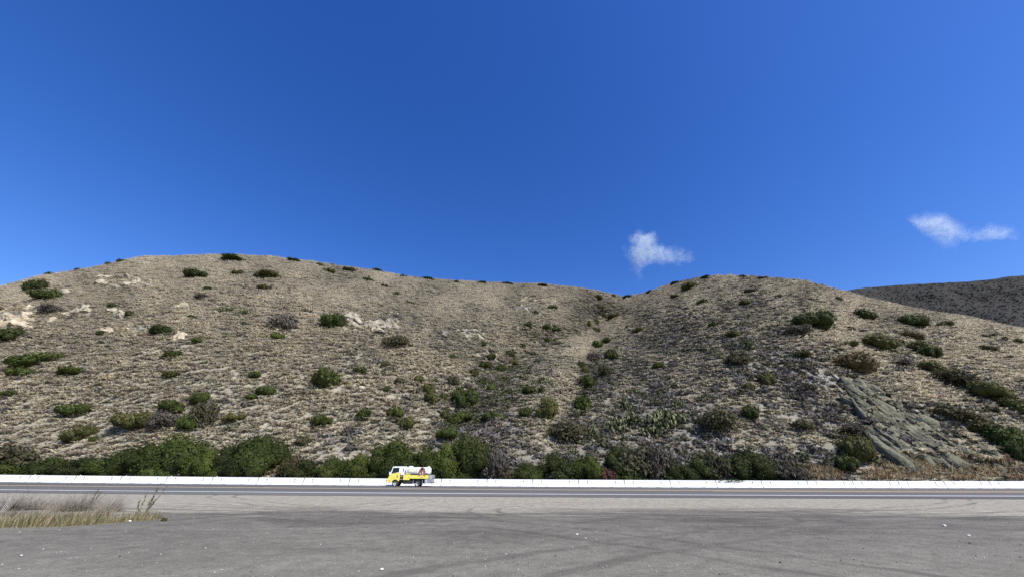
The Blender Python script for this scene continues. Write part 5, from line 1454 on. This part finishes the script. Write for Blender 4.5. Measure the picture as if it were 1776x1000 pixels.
    o = link('weed', weed(3, [(.16, 0, .78), (.20, .1, .66), (.08, 0, .80)], 1), M_WEED, loc=pt(153, 884)); tag(o, 'pair of thin leafy weed stalks in the middle of the verge', 'weed')
    pale = paint('pale_dead_stalk', (.52, .48, .42), .9)
    bm = bmesh.new()
    for (x, t) in ((0, .16), (.10, .22), (.22, .30), (-.08, .12)):
        r = bmesh.ops.create_cone(bm, cap_ends=True, segments=5, radius1=.012, radius2=.004, depth=.75)
        bmesh.ops.transform(bm, matrix=Matrix.Translation((x, 0, .36)) @ Matrix.Rotation(t * 1.5, 4, 'Y'), verts=r['verts'])
    o = bm_obj('dead_stalks', bm, pale); o.location = pt(6, 888); tag(o, 'sheaf of pale bare stalks at the left edge of the verge', 'dead stalks')
    for (u, v, lab) in ((142, 907, 'dark green tuft at the front edge of the verge'), (284, 902, 'small dark green tuft beyond the tip of the verge'), (10, 910, 'olive tuft in the yellow grass at the left edge')):
        place(u, v, 9 if u != 10 else 16, 6 if u != 10 else 9, SM[1], 'plant_tuft', lab, 'plant', (.085, .085, .035))
island()

# ------------------------------------------------------------------ gravel and single stones on the lot
def gravel():
    n = 22000
    Y = 4.5 + 26 * rng.random(n) ** 1.6
    X = (rng.random(n) - .5) * 3.4 * (Y + 2)
    cl = vnoise(X * .35, Y * .8, 31); k = rng.random(n) < .25 + 1.1 * cl ** 2
    X, Y = X[k], Y[k]; n = len(X)
    sz = .006 + .019 * rng.random(n) ** 4
    Z = ground_z(X, Y) + .02 * fbm(X / 5, Y / 3.2, 61, 4) + .012 * fbm(X / 1.1, Y / .9, 67, 2)
    pr = [stone_proto(s + 190) for s in range(4)]; wh = rng.integers(0, 4, n)
    cols = jitter_cols([(.36, .34, .30), (.46, .43, .38), (.26, .245, .22), (.15, .14, .13)], n, .15, .03)
    VS, F3, CS = [], [], []; off = 0
    for i, (pv, f3, f4, pc) in enumerate(pr):
        m = wh == i; c = int(m.sum())
        a = rng.random(c) * 6.283; ca, sa = np.cos(a)[:, None], np.sin(a)[:, None]
        V = np.stack([pv[None, :, 0] * ca - pv[None, :, 1] * sa, pv[None, :, 0] * sa + pv[None, :, 1] * ca, np.repeat(pv[None, :, 2], c, 0)], 2) * sz[m][:, None, None]
        V += np.stack([X[m], Y[m], Z[m] + sz[m] * .3], 1)[:, None]
        F3.append((f3[None] + off + np.arange(c)[:, None, None] * len(pv)).reshape(-1, 3)); VS.append(V.reshape(-1, 3)); CS.append(np.repeat(cols[m], len(pv), 0)); off += c * len(pv)
    o = link('gravel', mesh_np('gravel', np.concatenate(VS), [np.concatenate(F3)], cols=np.concatenate(CS)), M_SCRUB)
    tag(o, 'small pale gravel strewn over the dirt lot', 'gravel', kind='stuff')
gravel()
M_STONE_W = rock_mat('white_stone', (.45, .44, .40), (.58, .56, .52), (.68, .66, .62), 9, .3)
M_STONE_D = rock_mat('dark_stone', (.05, .05, .05), (.08, .08, .078), (.12, .12, .11), 9, .3)
for i, (u, v, w, dk, lab) in enumerate(((1001, 927, 7, 0, 'largest white stone on the dark dirt in the middle of the lot'), (1016, 933.5, 4, 0, 'small white stone just right of the largest white one'), (1034, 936, 4, 0, 'second small white stone right of the largest white one'), (37, 964, 6, 0, 'round white stone on the lot near the lower left corner'), (1052, 919, 4, 1, 'small dark stone right of the largest white stone'), (964, 963.5, 5, 1, 'dark stone at the bottom of the lot below the middle'),
        (1639, 912, 8, 0, 'flat white stone far right on the dark band of the lot'), (1680, 929, 8, 0, 'flat white stone at the right nearest the edge of the picture'), (1354, 976, 6, 1, 'dark stone on the lot at the lower right'), (1459, 972, 5, 1, 'dark stone right of the other on the lower right lot'), (208, 965, 6, 1, 'dark stone on the lot left of the middle'), (662, 988, 8, 0, 'flat pale stone at the bottom edge left of the middle'), (1682, 942, 5, 1, 'dark stone under the right flat white stone'), (252, 899, 7, 0, 'flat white stone at the foot of the verge tip'), (224, 904, 7, 0, 'flat tan stone at the front of the verge grass'))):
    d = ray(u, v)[0]; Yq = 15.0
    for _ in range(30): Yq = (float(ground_z(d[0] * Yq, Yq)) - 1.7) / d[2]
    P = EYE + d * Yq; k = zdepth(P) / F
    bm = bmesh.new(); rock_lump(bm, (0, 0, 0), (w * .5 * k, w * .45 * k, w * .28 * k), 700 + i, 2)
    o = bm_obj('stone', bm, M_STONE_D if dk else M_STONE_W); o.location = P + np.array([0, 0, w * .12 * k + .01]); tag(o, lab, 'stone', 'single stones on the lot')

# ------------------------------------------------------------------ clouds
def cloud(u, v, blobs, dist, label, dens):
    """a real volume; blobs = (du, dv, su, sv, weight) in photo pixels around (u, v)"""
    d = ray(u, v)[0]; P = EYE + d * dist; k = float(zdepth(P)) / F
    w = max(abs(b[0]) + b[2] * 2.2 for b in blobs) * k; h = max(abs(b[1]) + b[3] * 2.2 for b in blobs) * k
    bm = bmesh.new(); bmesh.ops.create_icosphere(bm, subdivisions=3, radius=1)
    for q in bm.verts: q.co = Vector((q.co.x * w, q.co.y * 90, q.co.z * h)) * 1.12
    m = bpy.data.materials.new('cloud_vapour'); m.use_nodes = True
    N, L = m.node_tree.nodes, m.node_tree.links; N.clear()
    out = N.new('ShaderNodeOutputMaterial'); pv = N.new('ShaderNodeVolumePrincipled')
    pv.inputs['Color'].default_value = (.90, .98, 1, 1); pv.inputs['Anisotropy'].default_value = .2
    tc = N.new('ShaderNodeTexCoord')
    nz = N.new('ShaderNodeTexNoise'); nz.inputs['Scale'].default_value = 1 / (26 * k); nz.inputs['Detail'].default_value = 6; nz.inputs['Roughness'].default_value = .6
    L.new(tc.outputs['Object'], nz.inputs['Vector'])
    # warp the coordinates so that the edges fray
    wv = N.new('ShaderNodeVectorMath'); wv.operation = 'MULTIPLY_ADD'
    sb = N.new('ShaderNodeVectorMath'); sb.operation = 'SUBTRACT'; sb.inputs[1].default_value = (.5, .5, .5)
    L.new(nz.outputs['Color'], sb.inputs[0]); L.new(sb.outputs[0], wv.inputs[0])
    wv.inputs[1].default_value = (62 * k, 30, 62 * k); L.new(tc.outputs['Object'], wv.inputs[2])
    acc = None
    for (du, dv, su, sv, wt) in blobs:
        a = N.new('ShaderNodeVectorMath'); a.operation = 'SUBTRACT'; a.inputs[1].default_value = (du * k, 0, -dv * k / math.cos(PITCH) * .96); L.new(wv.outputs[0], a.inputs[0])
        b = N.new('ShaderNodeVectorMath'); b.operation = 'MULTIPLY'; b.inputs[1].default_value = (1 / (su * k), 1 / 40, 1 / (sv * k)); L.new(a.outputs[0], b.inputs[0])
        dt = N.new('ShaderNodeVectorMath'); dt.operation = 'DOT_PRODUCT'; L.new(b.outputs[0], dt.inputs[0]); L.new(b.outputs[0], dt.inputs[1])
        e1 = N.new('ShaderNodeMath'); e1.operation = 'MULTIPLY'; e1.inputs[1].default_value = -1; L.new(dt.outputs['Value'], e1.inputs[0])
        e2 = N.new('ShaderNodeMath'); e2.operation = 'EXPONENT'; L.new(e1.outputs[0], e2.inputs[0])
        e3 = N.new('ShaderNodeMath'); e3.operation = 'MULTIPLY'; e3.inputs[1].default_value = wt; L.new(e2.outputs[0], e3.inputs[0])
        if acc is None: acc = e3
        else:
            s = N.new('ShaderNodeMath'); s.operation = 'ADD'; L.new(acc.outputs[0], s.inputs[0]); L.new(e3.outputs[0], s.inputs[1]); acc = s
    mr = N.new('ShaderNodeMapRange'); mr.inputs['From Min'].default_value = .16; mr.inputs['From Max'].default_value = 1.0; L.new(acc.outputs[0], mr.inputs[0])
    n2 = N.new('ShaderNodeTexNoise'); n2.inputs['Scale'].default_value = 1 / (9 * k); n2.inputs['Detail'].default_value = 6; n2.inputs['Roughness'].default_value = .65
    L.new(tc.outputs['Object'], n2.inputs['Vector'])
    m2 = N.new('ShaderNodeMapRange'); m2.inputs['From Min'].default_value = .34; m2.inputs['From Max'].default_value = .66; m2.inputs['To Min'].default_value = .05; m2.inputs['To Max'].default_value = 1.5; L.new(n2.outputs['Fac'], m2.inputs[0])
    m3 = N.new('ShaderNodeMath'); m3.operation = 'MULTIPLY'; L.new(mr.outputs[0], m3.inputs[0]); L.new(m2.outputs[0], m3.inputs[1])
    mm = N.new('ShaderNodeMath'); mm.operation = 'MULTIPLY'; mm.inputs[1].default_value = dens; L.new(m3.outputs[0], mm.inputs[0])
    L.new(mm.outputs[0], pv.inputs['Density']); L.new(pv.outputs[0], out.inputs['Volume'])
    o = bm_obj('cloud', bm, m); o.location = P
    tag(o, label, 'cloud')
cloud(1132, 437, [(-12, -22, 18, 18, .9), (-22, 0, 22, 22, .8), (-28, 28, 10, 20, .55), (8, 0, 22, 14, .6), (34, 8, 26, 11, .55), (54, 14, 14, 10, .3)], 1500, 'small white wispy cloud above the saddle between the hills', .016)
cloud(1672, 400, [(-50, -16, 26, 16, 1.0), (-40, 4, 16, 18, .7), (-16, 2, 20, 9, .42), (22, 8, 30, 7, .5), (48, 2, 14, 9, .4), (68, 6, 20, 8, .55), (-36, 26, 14, 14, .34)], 1500, 'longer white wispy cloud stretched above the far ridge at the right', .012)
